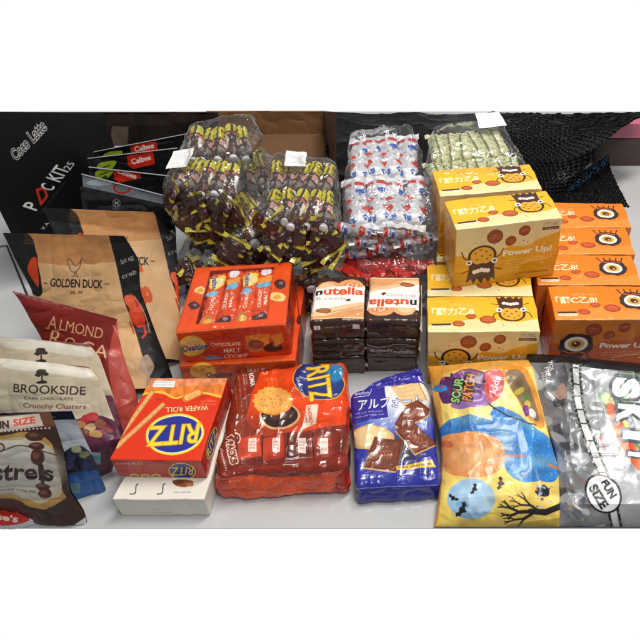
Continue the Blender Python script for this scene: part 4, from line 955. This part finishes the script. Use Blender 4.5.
def dark_bag(C8, cols, nfront, seed, where, rows=((-.48, .98), (.5, .98)), stick=None, amp=.0046, grow=.045):
    r = random.Random(seed)
    film('clear_candy_bag', C8, grow, where[0], 'candy bag', 'clear bags of dark candies with yellow labels', seed, amp, stick)
    lt, lf = where[1], where[2]
    W = np.linalg.norm(np.array(C8[5])-np.array(C8[4])); Hh = C8[4][2]-C8[0][2]; D = np.linalg.norm(np.array(C8[7])-np.array(C8[4]))
    for ri, (b, _) in enumerate(rows):
        for i in range(cols):
            a = (i+.5)/cols*2-1; a = a*.9
            M = frame(C8, a+r.uniform(-.03, .03), b+r.uniform(-.05, .05), 1-2*.012/Hh)
            sc = min(1.0, W*.92/cols/.027); ly = D*.47/.075
            M = M @ Matrix.Rotation(r.uniform(-.22, .22), 4, 'Z') @ Matrix.Rotation(.12+r.uniform(-.05, .08), 4, 'X') @ Matrix.Rotation(r.uniform(-.3, .3), 4, 'Y') @ Matrix.Diagonal((sc*1.0, ly, sc*1.1, 1))
            place(tA if r.random() < .62 else tB, M, lt, 'tube candies in rows under clear film')
    for i in range(nfront):
        a = r.uniform(-.85, .85); c = r.uniform(-.85, .72) if nfront > 3 else r.uniform(-.5, .5)
        a = -0.85+1.7*((i*0.618) % 1); c = .6-1.45*(i+.5)/nfront
        M = frame(C8, a, -1.0+r.uniform(0, .08), c)
        M = M @ Matrix.Rotation(math.radians(60)+r.uniform(-.25, .35), 4, 'X') @ Matrix.Rotation(r.uniform(-1.2, 1.2), 4, 'Z') @ Matrix.Rotation(r.uniform(-.9, .9), 4, 'Y')
        M = M @ Matrix.Rotation(r.choice((0, math.pi/2*.85, -1.2)), 4, 'Y') if False else M
        if i % 4 == 1:
            place(tA, frame(C8, a, -.72, c) @ Matrix.Rotation(r.uniform(-.5, .5), 4, 'Z') @ Matrix.Rotation(r.uniform(.0, .5), 4, 'X') @ Matrix.Diagonal((.95, .6, .95, 1)), lt, 'tube candies in rows under clear film'); continue
        place(tC, M, lf, 'crimped dark candies jumbled at the front of clear bags')
bagA = hx((190, 122), (256, 115), (234, 197), (161, 187), .2, .235, .115)
bagB = hx((268, 156), (334, 160), (335, 218), (258, 216), .187, .20, .105)
bagC = hx((240, 152), (270, 150), (262, 232), (226, 242), .135, .155, .05)
bagD = hx((192, 222), (252, 222), (246, 266), (175, 264), .078, .09, .0)
bagE = hx((262, 240), (340, 240), (338, 266), (262, 268), .096, .1, .0)
dark_bag(bagA, 5, 22, 3, ('clear bag of dark candies with white label, highest bag on the upper left pile',
         'tube candy with yellow label in the highest bag on the left', 'dark candy with yellow crimped ends at the front of the highest left bag'), stick=(-.95, -.42, -.60, -.10, lab, .2))
dark_bag(bagB, 5, 20, 4, ('clear bag of dark candies with white label, middle of the back row',
         'tube candy with yellow label in the middle bag behind the orange cartons', 'dark candy with yellow crimped ends at the front of the middle bag'), stick=(-.42, .18, .50, 1.0, lab, 0))
dark_bag(bagC, 2, 8, 5, ('narrow clear bag of dark candies squeezed between the two labelled bags',
         'tube candy with yellow label in the narrow bag between the labelled bags', 'dark candy with yellow crimped ends in the narrow bag between'))
dark_bag(bagD, 4, 18, 6, ('low crinkled clear bag of dark candies behind the orange windowed carton',
         'tube candy in the low crinkled bag behind the orange carton', 'dark candy with yellow crimped ends in the low crinkled bag'), rows=((.3, .9),))
dark_bag(bagE, 4, 8, 7, ('clear bag of dark candies at the bottom under the middle labelled bag',
         'tube candy in the bottom bag under the middle bag', 'dark candy with yellow crimped ends in the bottom bag under the middle one'), rows=((.3, .9),))
for p in (tA, tB, tC): kill(p)

# silver wrapped candies with red and blue print
p4 = Pic(0, 0, 80, 100, (206, 206, 212), 3)
for x0 in (0, 40):
    p4.rect(x0+2, 9, x0+38, 18, (200, 44, 36)); p4.blob(x0+20, 24, 12, 4.5, (238, 236, 236), 2, .2); p4.text('milk', x0+20, 24, 14, 5, (40, 80, 170), 10, .08)
    p4.rect(x0+20, 28, x0+38, 38, (36, 88, 186)); p4.blob(x0+10, 50, 7, 5, (206, 70, 50), 3); p4.speck(20, x0+1, 28, x0+39, 68, [(232, 232, 234), (150, 146, 150), (206, 110, 90), (120, 116, 120)], 1, 3, 3+x0, .8)
    p4.blob(x0+20, 74, 15, 8, (204, 54, 40), 4, .25); p4.ell(x0+16, 73, 4, 2.4, (236, 170, 140)); p4.rect(x0, 84, x0+40, 100, (242, 242, 244)); p4.text('ミルク', x0+20, 91, 32, 11, (30, 84, 184), 4, .14)
tD = tube_proto(.10, .0155, .011, p4, 'milk_candy', None, seed=3, nn=(80, 140), crimp=((238, 240, 244), (-1, 1), .014, (244, 244, 248)))
def rowsbag(C8, proto, name, cols, rows, seed, lab_bag, lab_c, grp, stick=None, film_name='clear_candy_bag', zlay=1, ref=(.031, .115), sx=1.0, mat=None, amp=.0045, tilt=.08, thick=.013, front=0, lab_f=''):
    r = random.Random(seed); film(film_name, C8, .06, lab_bag, 'candy bag', None, seed, amp, stick, mat=mat)
    W = np.linalg.norm(np.array(C8[5])-np.array(C8[4])); D = np.linalg.norm(np.array(C8[7])-np.array(C8[4])); Hh = C8[4][2]-C8[0][2]
    for k, b in enumerate(rows):
        for i in range(cols):
            a = ((i+.5)/cols*2-1)*.94
            for L in range(zlay):
                M = frame(C8, a+r.uniform(-.04, .04), b+r.uniform(-.05, .05), 1-2*(thick+L*.024)/Hh)
                M = M @ Matrix.Rotation(r.uniform(-.2, .2), 4, 'Z') @ Matrix.Rotation(tilt+r.uniform(-.05, .08), 4, 'X') @ Matrix.Rotation(r.uniform(-.35, .35), 4, 'Y') @ Matrix.Diagonal((W/cols/ref[0]*sx, D/len(rows)/ref[1], 1, 1))
                place(proto, M, lab_c, grp)
    for i in range(front):
        a = -.8+1.6*((i*.618) % 1); c = .55-1.4*(i+.5)/front
        M = frame(C8, a, -.95, c) @ Matrix.Rotation(r.uniform(-.3, .3), 4, 'Y') @ Matrix.Rotation(math.pi/2+r.uniform(-.3, .3), 4, 'Z') @ Matrix.Rotation(.5+r.uniform(-.3, .3), 4, 'Y') @ Matrix.Diagonal((.9, .62, .8, 1))
        place(proto, M, lab_f, grp)
bagF = hx((350, 133), (412, 126), (434, 217), (343, 222), .172, .215, .098)
rowsbag(bagF, tD, 'f', 4, (-.5, .5), 21, 'tall clear bag of silver white candies with red and blue print', 'silver candy with red and blue print lying in rows in its clear bag', 'silver candies in the tall clear bag', front=6, lab_f='silver candy with blue print turned sideways at the front of its clear bag')
kill(tD)
# red candies under it
p5 = Pic(0, 0, 60, 60, (176, 34, 26), 3); 
for x0 in (0, 30): p5.text('Reese', x0+15, 30, 24, 10, (236, 120, 50), 90, .08); p5.speck(10, x0, 0, x0+30, 60, [(226, 120, 100), (110, 20, 16)], 1, 3, 2, .7)
tE = tube_proto(.06, .013, .009, p5, 'red_candy', None, seed=7, nn=(64, 80), crimp=((190, 60, 46), (-1, 1), .01, (214, 120, 96)))
bagG = hx((352, 243), (430, 243), (426, 270), (352, 274), .098, .10, .0)
film('clear_candy_bag', bagG, .05, 'clear bag of red wrapped candies under the tall silver candy bag', 'candy bag', None, 31)
r = random.Random(8)
for i in range(8):
    a = -.85+1.7*((i*.618) % 1); b = -.95+1.0*(i/8.)
    M = frame(bagG, a, b, .86) @ Matrix.Rotation(1.1+r.uniform(-.5, .5), 4, 'Z') @ Matrix.Rotation(r.uniform(-.5, .5), 4, 'Y')
    place(tE, M, 'red wrapped candy in the low bag behind the hazelnut packs', 'red candies in the low clear bag')
kill(tE)
# pale green wafers
p6 = Pic(0, 0, 60, 100, (214, 214, 172), 4)
for x0 in (0, 30):
    p6.speck(60, x0, 0, x0+30, 100, [(176, 182, 126), (214, 218, 176), (120, 120, 84), (92, 92, 66)], .6, 2.2, 4+x0, .7)
    for k in range(9): p6.text('wafer roll'[k % 4:k % 4+5], x0+8+14*(k % 2), 8+k*10, 11, 3.4, (70, 76, 50), 90*(k % 3 == 0), .04)
    p6.line([(x0+1, 0), (x0+1, 100)], 2.6, (104, 110, 76))
tF = tube_proto(.085, .0135, .011, p6, 'wafer_stick', None, seed=4, nn=(70, 120), crimp=((206, 210, 164), (-1, 1), .012, (216, 220, 180)))
bagH = hx((432, 128), (498, 122), (533, 182), (425, 190), .2, .225, .11)
rowsbag(bagH, tF, 'h', 6, (-.5, .5), 23, 'clear bag of pale green wafer sticks behind the yellow boxes', 'pale green wafer stick lying in rows in its clear bag', 'pale green wafer sticks in the clear bag', stick=(.3, 1.0, .62, 1.1, lab, 0), ref=(.029, .10), sx=1.05, tilt=.06)
kill(tF)

# ================================================================== STANDING POUCHES LEFT
def stand(U, V_): return (4*U*(1-U))**.6*np.clip(V_*1.3, 0, 1)**1.2
def golden(rows, a, label, seed, T=.03, nu=330, nv=380):
    root = thing('crisps_pouch', label, 'snack pouch', 'kraft paper snack pouches leaning on the black carton')
    m = MB(); pouch(m, rows, T, nu, nv, a, stand, crk(.006, 11, seed), (30, 28, 28)); m.build('pouch', M_KRAFT, root)
def gart(dx, dy, txt):
    K, B = (204, 164, 118), (26, 24, 26)
    a = Pic(-15+dx, 195+dy, 205+dx, 460+dy, K)
    o = lambda pts: [(x+dx, y+dy) for x, y in pts]
    a.poly(o([(20, 233), (110, 233), (119, 262), (60, 266), (38, 262), (32, 250)]), (188, 134, 84))
    a.poly(o(smooth([(-15, 225), (26, 233), (36, 252), (38, 262), (42, 292), (30, 292), (-15, 250)])), B)
    a.poly(o(smooth([(32, 258), (37, 260), (39, 285), (36, 284), (28, 270)])), (196, 62, 30))
    a.poly(o([(107, 230), (125, 234), (142, 262), (160, 334), (180, 385), (182, 410), (160, 410), (140, 345), (124, 300), (117, 268)]), B)
    for k in range(7): a.line(o([(24, 235+k*1.5), (108, 235.6+k*1.5)]), .45, (160, 112, 70), .6)
    a.lines(52+dx, 305+dy, 46, 3, 4, (90, 70, 56), -2, 1.8, al=.7)
    # lobster on the black edge
    a.blob(136+dx, 312+dy, 7.5, 17, (206, 66, 34), 3, .2, rot=20); a.blob(131+dx, 303+dy, 5, 8, (226, 96, 60), 4, .25, rot=30); a.line(o(smooth([(140, 318), (146, 332), (143, 338)], False)), 2.4, (196, 52, 28)); a.line(o([(130, 322), (134, 334)]), 1.6, (190, 60, 36))
    a.line(o(smooth([(134, 296), (144, 312), (150, 332)], False)), .9, (226, 150, 110))
    a.blob(147+dx, 366+dy, 8, 11, (176, 150, 128), 7, .35, al=.9); a.blob(152+dx, 385+dy, 7, 7, (150, 128, 110), 8, .35, al=.8)
    a.text('Salt egg', 127+dx, 260+dy, 14, 6, (190, 180, 170), 25, .01, .2); a.text('crab', 129+dx, 274+dy, 15, 4.5, (190, 180, 170), 20, .01, .2)
    # rooster emblem in fine lines
    for seg in ([(69, 266), (67, 262), (69, 259), (72, 262), (75, 266), (79, 263), (81, 259)], [(69, 266), (71, 271), (75, 272), (79, 268), (81, 259)], [(74, 272), (74, 276), (72, 277)], [(76, 272), (76, 276), (78, 277)]): a.line(o(smooth(seg, False)), .7, (70, 54, 44))
    a.text('GOLDEN DUCK', 76.5+dx, 283.5+dy, 53, 8.6, (40, 30, 28), -2, .045); a.line(o([(44, 283), (47, 283)]), .9, (60, 44, 36)); a.line(o([(105, 284), (108.5, 284)]), .9, (60, 44, 36))
    a.text('co. ml', 76+dx, 292+dy, 12, 4, (60, 44, 36), 0, .03, .3)
    if txt: a.text('1 8', 141, 286, 40, 15, (206, 84, 40), -70, .1)
    a.mottle(-15+dx, 195+dy, 205+dx, 460+dy, .12, .05); return a
# front one
zt = .193
rows1 = [(0, V(3, 233, .80), V(124, 236, .81)), (.12, V(12, 252, .79), V(139, 260, .80)), (.3, V(30, 285, .77), V(140, 290, .78)), (.55, V(45, 330, .74), V(156, 334, .745)), (.8, V(56, 372, .69), V(168, 364, .70)), (1, G(50, 405), G(175, 385))]
golden(rows1, gart(0, 0, False), 'front brown kraft crisps pouch with GOLDEN DUCK lettering and lobster on its black edge', 4)
rows2 = [(0, V(42, 208, .93), V(153, 212, .95)), (.14, V(50, 224, .92), V(176, 238, .94)), (.4, V(66, 262, .86), V(178, 280, .87)), (.7, V(80, 310, .80), V(181, 325, .785)), (1, G(92, 372), G(182, 362))]
golden(rows2, gart(46, -23, True), 'rear brown kraft crisps pouch standing behind the front kraft one', 9)
# black pouch and Calbee bags behind
def flatbag(name, rows, a, label, group, T=.015, seed=1, mat=None, nu=240, nv=160):
    root = thing(name, label, 'snack bag', group); m = MB(); pouch(m, rows, T, nu, nv, a, stand, crk(.004, 14, seed), (24, 24, 26)); m.build('wrapper', mat or M_DARK, root)
a = Pic(50, 170, 200, 380, (20, 20, 23)); a.ell(116.5, 203, 4, 4, (150, 150, 152)); a.ell(116.5, 203, 3.4, 3.4, (24, 24, 26)); a.text('H', 116.5, 203, 3.6, 4, (200, 200, 200), 0, .05); a.text('HALAL', 117, 208.5, 8, 2, (130, 130, 132))
flatbag('black_pouch', [(0, V(80, 186, 1.0), V(172, 206, 1.0)), (.3, V(84, 218, .98), V(176, 232, .98)), (1, G(70, 330), G(176, 300))], a, 'plain black pouch with small round mark behind the rear kraft pouch', None, seed=3)
def calbee(y0, y1, x0, gy, gx, rx, ry, rot, Y, label, silver=False, seed=1, dip=0, xr=172):
    a = Pic(60, 120, 200, 330, (24, 24, 26) if not silver else (134, 140, 146))
    if silver: a.blob(100, y0+8, 14, 4, (190, 204, 214), 3, .3, al=.8); a.ell(122, y0+14, 9, 6, (190, 40, 34)); a.ell(122, y0+14, 7, 4.4, (120, 130, 136)); a.blob(145, y0+17, 5, 2, (60, 110, 140), 2)
    else:
        a.poly(smooth([(gx-8, gy+1), (gx-2, gy-3), (gx+11, gy-4), (gx+8, gy+3), (gx+2, gy+8), (gx-6, gy+7)]), (148, 170, 42)); a.line([(gx-3, gy+3), (gx+5, gy)], 1.1, (50, 60, 20)); a.blob(gx+2, gy+6, 3, 2.4, (60, 74, 24), 3)
        a.poly([(rx-14, ry-5.5+2), (rx+12, ry-8), (rx+14, ry+5), (rx-8, ry+10), (rx-13, ry+6)], (200, 44, 24)); a.text('Calbee', rx, ry+.5, 20, 5.6, (246, 240, 236), rot, .05)
    n = 9
    edge_l, edge_r = V(x0, y0, Y), V(xr, y1, Y+.03)
    p = [(x0, y0), ((x0+xr)/2-6, (y0+y1)/2+dip-2), (xr, y1)]
    # pale cut edge along the top
    root = thing('crisps_bag', label, 'snack bag', 'dark snack bags leaning in a row beside the black carton')
    rows = [(0, V(x0, y0, Y), V(xr, y1, Y+.03)), (.3, V(x0+2, y0+25, Y-.01), V(xr+2, y1+25, Y+.02)), (1, V(x0+10, 300, Y-.06), V(xr+4, 280, Y-.03))]
    m = MB(); pouch(m, rows, .012, 260, 200, a, stand, crk(.004, 14, seed), (24, 24, 26)); m.build('wrapper', M_DARK, root)
    n = 60; u = np.linspace(0, 1, n); A_, B_ = V(x0, y0, Y), V(xr, y1, Y+.03)
    P0 = A_*(1-u)[:, None]+B_*u[:, None]; up = np.array([0, -.003, .0006])
    Q = np.stack([P0+[0, 0, .0012], P0+up+[0, 0, .0002]], 0); m = MB(); m.grid(Q, (150, 152, 158), flip=True); m.build('top_seal', M_CARD, root)
calbee(152, 134, 94, 155, 111, 144, 147, 12, 1.20, 'backmost dark snack bag with red label and yellow green leaf print', seed=2, xr=186)
calbee(158.5, 148, 88, 165, 105, 141, 159, 14, 1.155, 'second dark snack bag from the back, red label under the backmost one', seed=4, xr=178)
calbee(167, 176, 89, 172, 103, 127, 173, -18, 1.11, 'third dark snack bag from the back with tilted red label', seed=6, xr=170)
calbee(174, 196, 82, 0, 0, 0, 0, 0, 1.07, 'silver backed snack bag in front of the dark ones with a red ring print', silver=True, seed=8, xr=166)

def roca():
    a = Pic(0, 280, 165, 480, (128, 28, 22)); a.poly([(0, 280), (125, 280), (125, 322), (60, 300), (0, 300)], (104, 26, 24), .7)
    a.poly(smooth([(117, 319), (111, 340), (108, 365), (112, 400), (118, 440), (120, 480)], False)+[(165, 480), (165, 319)], (186, 74, 62))
    a.line(smooth([(113, 326), (120, 340), (128, 370), (142, 402)], False), .9, (226, 150, 130))
    a.ell(61.5, 296, 3, 2.2, (206, 180, 160)); a.text('BROWN & HALEY', 66, 304, 26, 2.8, (190, 120, 96), -10, .01); a.text('since', 68, 308, 10, 2, (180, 110, 90), -10)
    def rt(s, x, y, w, h): a.text(s, x, y, w, h, (226, 180, 130), -12, -.004, 0)
    rt('A', 52.5, 323, 9, 13); rt('LMOND', 81, 329.5, 44, 11); rt('R', 55, 339, 11, 15); rt('O', 69, 344, 11, 12); rt('CA', 94, 350, 28, 13)
    a.text('the original', 80, 362, 40, 4, (220, 170, 130), -12, 0)
    # serifs
    for x, y in ((47, 329), (58, 331), (64, 331), (72, 333), (84, 336), (95, 337)): a.line([(x-1.6, y-.4), (x+1.6, y+.4)], .8, (226, 180, 130))
    a.mottle(0, 280, 165, 480, .1, .06)
    rows = [(0, V(12, 291, .655), V(117, 319, .665)), (.05, V(18, 298, .65), V(117, 326, .66)), (.3, V(42, 340, .635), V(122, 352, .64)), (.6, V(60, 390, .60), V(136, 392, .605)), (.85, V(70, 430, .58), V(141, 420, .58)), (1, G(76, 462), G(138, 448))]
    root = thing('toffee_pouch', 'dark red toffee pouch with pale gold lettering between kraft and cream pouches', 'snack pouch')
    m = MB(); pouch(m, rows, .022, 330, 380, a, stand, crk(.005, 12, 5), (110, 30, 26)); m.build('pouch', M_POUCH, root)
roca()
def brook(dx, dy, rows, label, seed, full):
    a = Pic(-60, 320, 160, 500, (208, 196, 170)); P = lambda pts: [(x+dx, y+dy) for x, y in pts]
    a.poly(P(smooth([(0, 359), (40, 360), (90, 372), (86, 378), (40, 372), (5, 368)])), (226, 220, 206)); a.line(P([(-60, 355), (0, 355.5), (45, 360), (90, 367)]), 3, (112, 46, 52))
    for x, y, s in ((41.5, 372, 5), (38, 375, 3), (45.5, 374, 3.4)): a.blob(x+dx, y+dy, s, s*.6, (60, 50, 44), int(x), .3)
    a.line(P([(42, 374), (42, 381)]), 1.6, (50, 40, 36)); a.blob(42+dx, 382+dy, 6, 1.6, (50, 40, 36), 3, .3)
    if full:
        a.text('BROOKSIDE', 49.5, 389.5, 72, 8.6, (54, 40, 38), -2.5, .015)
        for x, y in ((20, 392), (34, 394), (60, 394), (76, 394.5), (84, 393.5)): a.line([(x-1.4, y), (x+1.4, y)], .7, (54, 40, 38))
        a.text('DARK CHOCOLATE', 49, 398.2, 49, 3, (90, 74, 66), -1, .03); a.text('Crunchy Clusters', 54.5, 406.5, 63, 6, (110, 52, 66), -1.5, .02, .05)
    a.poly(smooth([(60, 425), (90, 416), (112, 420), (140, 436)], False)+[(160, 500), (40, 500)], (94, 36, 66))
    a.poly([(104, 396), (112, 396), (130, 440), (120, 440)], (94, 36, 66), .9 if not full else .0)
    if full:
        for x, y, c in ((80, 424, (176, 120, 70)), (90, 428, (206, 170, 120)), (100, 424, (150, 90, 60)), (84, 433, (120, 70, 50)), (96, 434, (196, 150, 90)), (106, 430, (140, 60, 60)), (86, 419, (180, 40, 50)), (92, 417, (196, 60, 60)), (76, 431, (150, 110, 70))): a.blob(x, y, 6, 4, c, int(x), .25)
        a.rect(92, 452, 101, 464, (150, 190, 200)); a.lines(93, 456, 7, 3, 3, (60, 100, 120), 0, 1.5)
    a.mottle(-60, 320, 160, 500, .07, .06)
    root = thing('clusters_pouch', label, 'snack pouch', 'cream pouches of crunchy clusters')
    m = MB(); pouch(m, rows, .018, 360, 330, a, stand, crk(.005, 12, seed), (180, 165, 140)); m.build('pouch', M_POUCH, root)
brook(-1, -21, [(0, V(-60, 332, .60), V(88, 344, .63)), (.08, V(-55, 340, .60), V(99, 356, .62)), (.4, V(-40, 390, .58), V(112, 392, .59)), (.75, V(-28, 440, .55), V(123, 430, .56)), (1, G(-20, 480), G(128, 455))],
      'rear cream clusters pouch, only its top edge showing above the front one', 14, False)
brook(0, 0, [(0, V(-60, 352, .565), V(89, 367, .585)), (.08, V(-56, 360, .56), V(98, 378, .575)), (.4, V(-42, 410, .54), V(112, 415, .55)), (.8, V(-25, 455, .52), V(124, 440, .53)), (1, G(-18, 480), G(112, 470))],
      'front cream pouch of crunchy clusters with BROOKSIDE lettering and purple base', 17, True)
def blueb():
    a = Pic(-30, 400, 120, 510, (196, 206, 220)); a.poly([(-30, 400), (80, 400), (76, 420), (-30, 420)], (28, 28, 50)); a.lines(50, 417, 6, 1, 2, (220, 220, 230), 0, 1.4)
    a.poly(smooth([(60, 456), (80, 446), (96, 462), (98, 470), (70, 478), (58, 470)]), (40, 44, 66))
    for x, y, c in ((70, 458, (60, 66, 110)), (78, 464, (34, 38, 60)), (88, 466, (50, 60, 104)), (74, 470, (28, 30, 44)), (84, 456, (150, 156, 110)), (76, 450, (176, 180, 140)), (92, 460, (44, 48, 70)), (68, 466, (70, 74, 110))): a.blob(x, y, 5.4, 4.2, c, int(x), .15)
    a.poly([(50, 478), (100, 470), (120, 510), (50, 510)], (40, 92, 166)); a.poly([(60, 482), (90, 474), (104, 490), (70, 498)], (56, 112, 190), .6); a.rect(70, 484, 80, 494, (120, 160, 160), .7)
    a.mottle(-30, 400, 120, 510, .07, .08)
    rows = [(0, V(-20, 414, .50), V(72, 411, .515)), (.1, V(-15, 424, .50), V(77, 423, .51)), (.5, V(-5, 450, .49), V(91, 452, .50)), (1, G(0, 500), G(106, 490))]
    root = thing('berry_pouch', 'pale blue pouch with dark berries and blue base, peeking right of the brown pouch', 'snack pouch')
    m = MB(); pouch(m, rows, .012, 260, 230, a, stand, crk(.004, 14, 4), (180, 190, 205)); m.build('pouch', M_POUCH, root)
blueb()
def minstrels():
    B = (66, 38, 28); a = Pic(-70, 400, 100, 545, B)
    a.poly(smooth([(-70, 440), (0, 436), (25, 432), (48, 440), (56, 458), (62, 488), (66, 498), (52, 506), (38, 510), (5, 500), (-70, 495)]), (206, 160, 80))
    a.poly(smooth([(-70, 446), (0, 440), (26, 438), (50, 448), (56, 468), (62, 492), (50, 500), (36, 504), (5, 494), (-70, 490)]), (222, 208, 182))
    a.ell(20, 470, 44, 26, (228, 222, 212), 0, .9, .2)
    a.line(smooth([(-40, 462), (0, 452), (18, 446), (36, 450), (55, 455)], False), 1, (50, 34, 28))
    a.ell(0, 448, 4.5, 4.5, (50, 34, 28)); a.ell(0, 448, 3.2, 3.2, (226, 210, 180))
    a.text('milk chocolate in crisp shell', 12, 491.5, 46, 2.6, (110, 90, 80), -3, .01)
    # stack of round chocolates
    for x, y, rx, ry in ((34, 437, 9.5, 5), (36, 447, 8, 4), (37, 458, 7, 9), (42, 478, 2.4, 12), (42, 488, 7.5, 3.5), (45, 494, 7, 4.4)): a.ell(x, y, rx, ry, (84, 44, 32)); a.ell(x-1.5, y-1.2, rx*.55, ry*.4, (140, 84, 64))
    a.text('Minstrels', 2, 473, 102, 17, (58, 32, 24), -1, .045)
    # header strip: film perforation and red word panel
    a.poly([(-70, 412), (60, 408), (60, 426), (-70, 436)], (84, 58, 46)); a.poly([(-70, 420), (0, 417), (48, 413), (52, 425), (0, 432), (-70, 438)], (206, 190, 176))
    a.text('FUN', 0, 425, 18, 8, (60, 44, 40), 4, .08); a.text('SIZE', 24, 421.5, 22, 7.5, (204, 84, 66), 8, .08, out=(250, 230, 220), ow=.03)
    for k in range(28): a.rect(-60+k*4, 434.5-k*.26, -58+k*4, 436.2-k*.26, (226, 214, 200))
    a.poly([(38, 412), (50, 411), (54, 426), (44, 428)], (104, 62, 40)); a.poly([(-70, 530), (70, 528), (84, 516), (100, 515), (100, 545), (-70, 545)], (60, 36, 28)); a.poly([(70, 528), (86, 517), (88, 545), (66, 545)], (206, 208, 214))
    a.mottle(-70, 400, 100, 545, .1, .06)
    rows = [(0, V(-70, 420, .455), V(50, 412, .475)), (.1, V(-68, 430, .45), V(56, 427, .465)), (.35, V(-60, 460, .445), V(64, 452, .455)), (.7, V(-50, 486, .472), V(70, 490, .455)), (.9, V(-45, 495, .48), V(84, 511, .452)), (1, G(-40, 499), G(87, 523))]
    root = thing('chocolate_pouch', 'brown and cream pouch of round chocolates with brown lettering, front left', 'snack pouch')
    m = MB(); pouch(m, rows, .016, 400, 360, a, stand, crk(.004, 14, 7), (66, 38, 28)); m.build('pouch', M_POUCH, root)
minstrels()
def reese():
    a = Pic(-50, 490, 70, 560, (222, 228, 232)); a.poly(smooth([(-40, 507), (0, 510), (20, 515), (25, 523), (-40, 530)]), (196, 40, 34)); a.text("Reese's", -4, 517.5, 44, 6.5, (250, 225, 210), -6, .06)
    a.ell(34, 518, 5, 3, (206, 60, 40))
    # white round tub lid lying tilted
    root = thing('round_packet', 'white round packet with red oval label in the front left corner', 'snack packet')
    c = G(8, 514, .009); r0 = .042
    rr = np.linspace(0, 1, 60)[:, None]; t = np.linspace(0, 2*math.pi, 220)[None]
    P = np.stack([c[0]+rr*r0*np.cos(t), c[1]+rr*r0*.40*np.sin(t), c[2]+.008*np.sqrt(np.clip(1-rr**2, 0, 1))+0*t], -1); x, y = proj(P); col = a.sample(x, y); P = P+crinkle(P, .0015, 30, 3)
    m = MB(); m.grid(P, col)
    P2 = np.stack([c[0]+r0*(1-.02*(1-rr))*np.cos(t), c[1]+r0*.40*(1-.02*(1-rr))*np.sin(t), c[2]*rr+0*t+.0005], -1); P2 = P2+crinkle(P2, .0015, 30, 3); m.grid(P2, (216, 220, 226)); m.build('wrapper', M_FOIL, root)
reese()

# ================================================================== CAMERA, WORLD, LIGHTS
cd = bpy.data.cameras.new('camera'); co = bpy.data.objects.new('camera', cd); COL.objects.link(co)
co.location = (0, 0, H); co.rotation_euler = (math.radians(90)-PITCH, 0, 0)
cd.sensor_width = 36; cd.sensor_fit = 'HORIZONTAL'; cd.lens = F/640*36; cd.shift_x = -(CX-320)/640; cd.clip_start = .02; cd.clip_end = 50
SC.camera = co
w = bpy.data.worlds.new('World'); SC.world = w; w.use_nodes = True; t = w.node_tree; bg = t.nodes['Background']
tc = t.nodes.new('ShaderNodeTexCoord'); sx = t.nodes.new('ShaderNodeSeparateXYZ'); cr = t.nodes.new('ShaderNodeValToRGB')
t.links.new(tc.outputs['Generated'], sx.inputs[0]); mp = t.nodes.new('ShaderNodeMapRange'); mp.inputs['From Min'].default_value = -1; mp.inputs['From Max'].default_value = 1
t.links.new(sx.outputs['Z'], mp.inputs['Value']); t.links.new(mp.outputs[0], cr.inputs[0])
my = t.nodes.new('ShaderNodeMapRange'); my.inputs['From Min'].default_value = -.05; my.inputs['From Max'].default_value = .1; t.links.new(sx.outputs['Y'], my.inputs['Value'])
mx = t.nodes.new('ShaderNodeMix'); mx.data_type = 'RGBA'; mx.inputs['A'].default_value = (.24, .24, .24, 1)
t.links.new(my.outputs[0], mx.inputs['Factor']); t.links.new(cr.outputs[0], mx.inputs['B']); t.links.new(mx.outputs['Result'], bg.inputs['Color'])
cr.color_ramp.elements[0].position = .45; cr.color_ramp.elements[0].color = (1.03, 1.03, 1.03, 1)
cr.color_ramp.elements[1].position = .5; cr.color_ramp.elements[1].color = (.27, .27, .27, 1)
bg.inputs['Strength'].default_value = 1
def area(name, loc, tgt, sx_, sy_, e, col=(1, 1, 1)):
    l = bpy.data.lights.new(name, 'AREA'); l.shape = 'RECTANGLE'; l.size = sx_; l.size_y = sy_; l.energy = e; l.color = col
    o = bpy.data.objects.new(name, l); COL.objects.link(o); o.location = loc
    o.rotation_euler = (Vector(tgt)-Vector(loc)).to_track_quat('-Z', 'Y').to_euler(); return o
area('ceiling_lamp', (.35, 1.1, 2.2), (.0, .7, 0), .35, 1.2, 36, (1, .955, .89))
area('ceiling_lamp', (.7, -.1, 2.1), (.1, .7, 0), .9, .3, 17, (1, .98, .96))
SC.view_settings.view_transform = 'Standard'; SC.view_settings.look = 'None'; SC.view_settings.exposure = 0; SC.view_settings.gamma = 1
SC.cycles.max_bounces = 8; SC.cycles.transparent_max_bounces = 24; SC.cycles.use_denoising = True
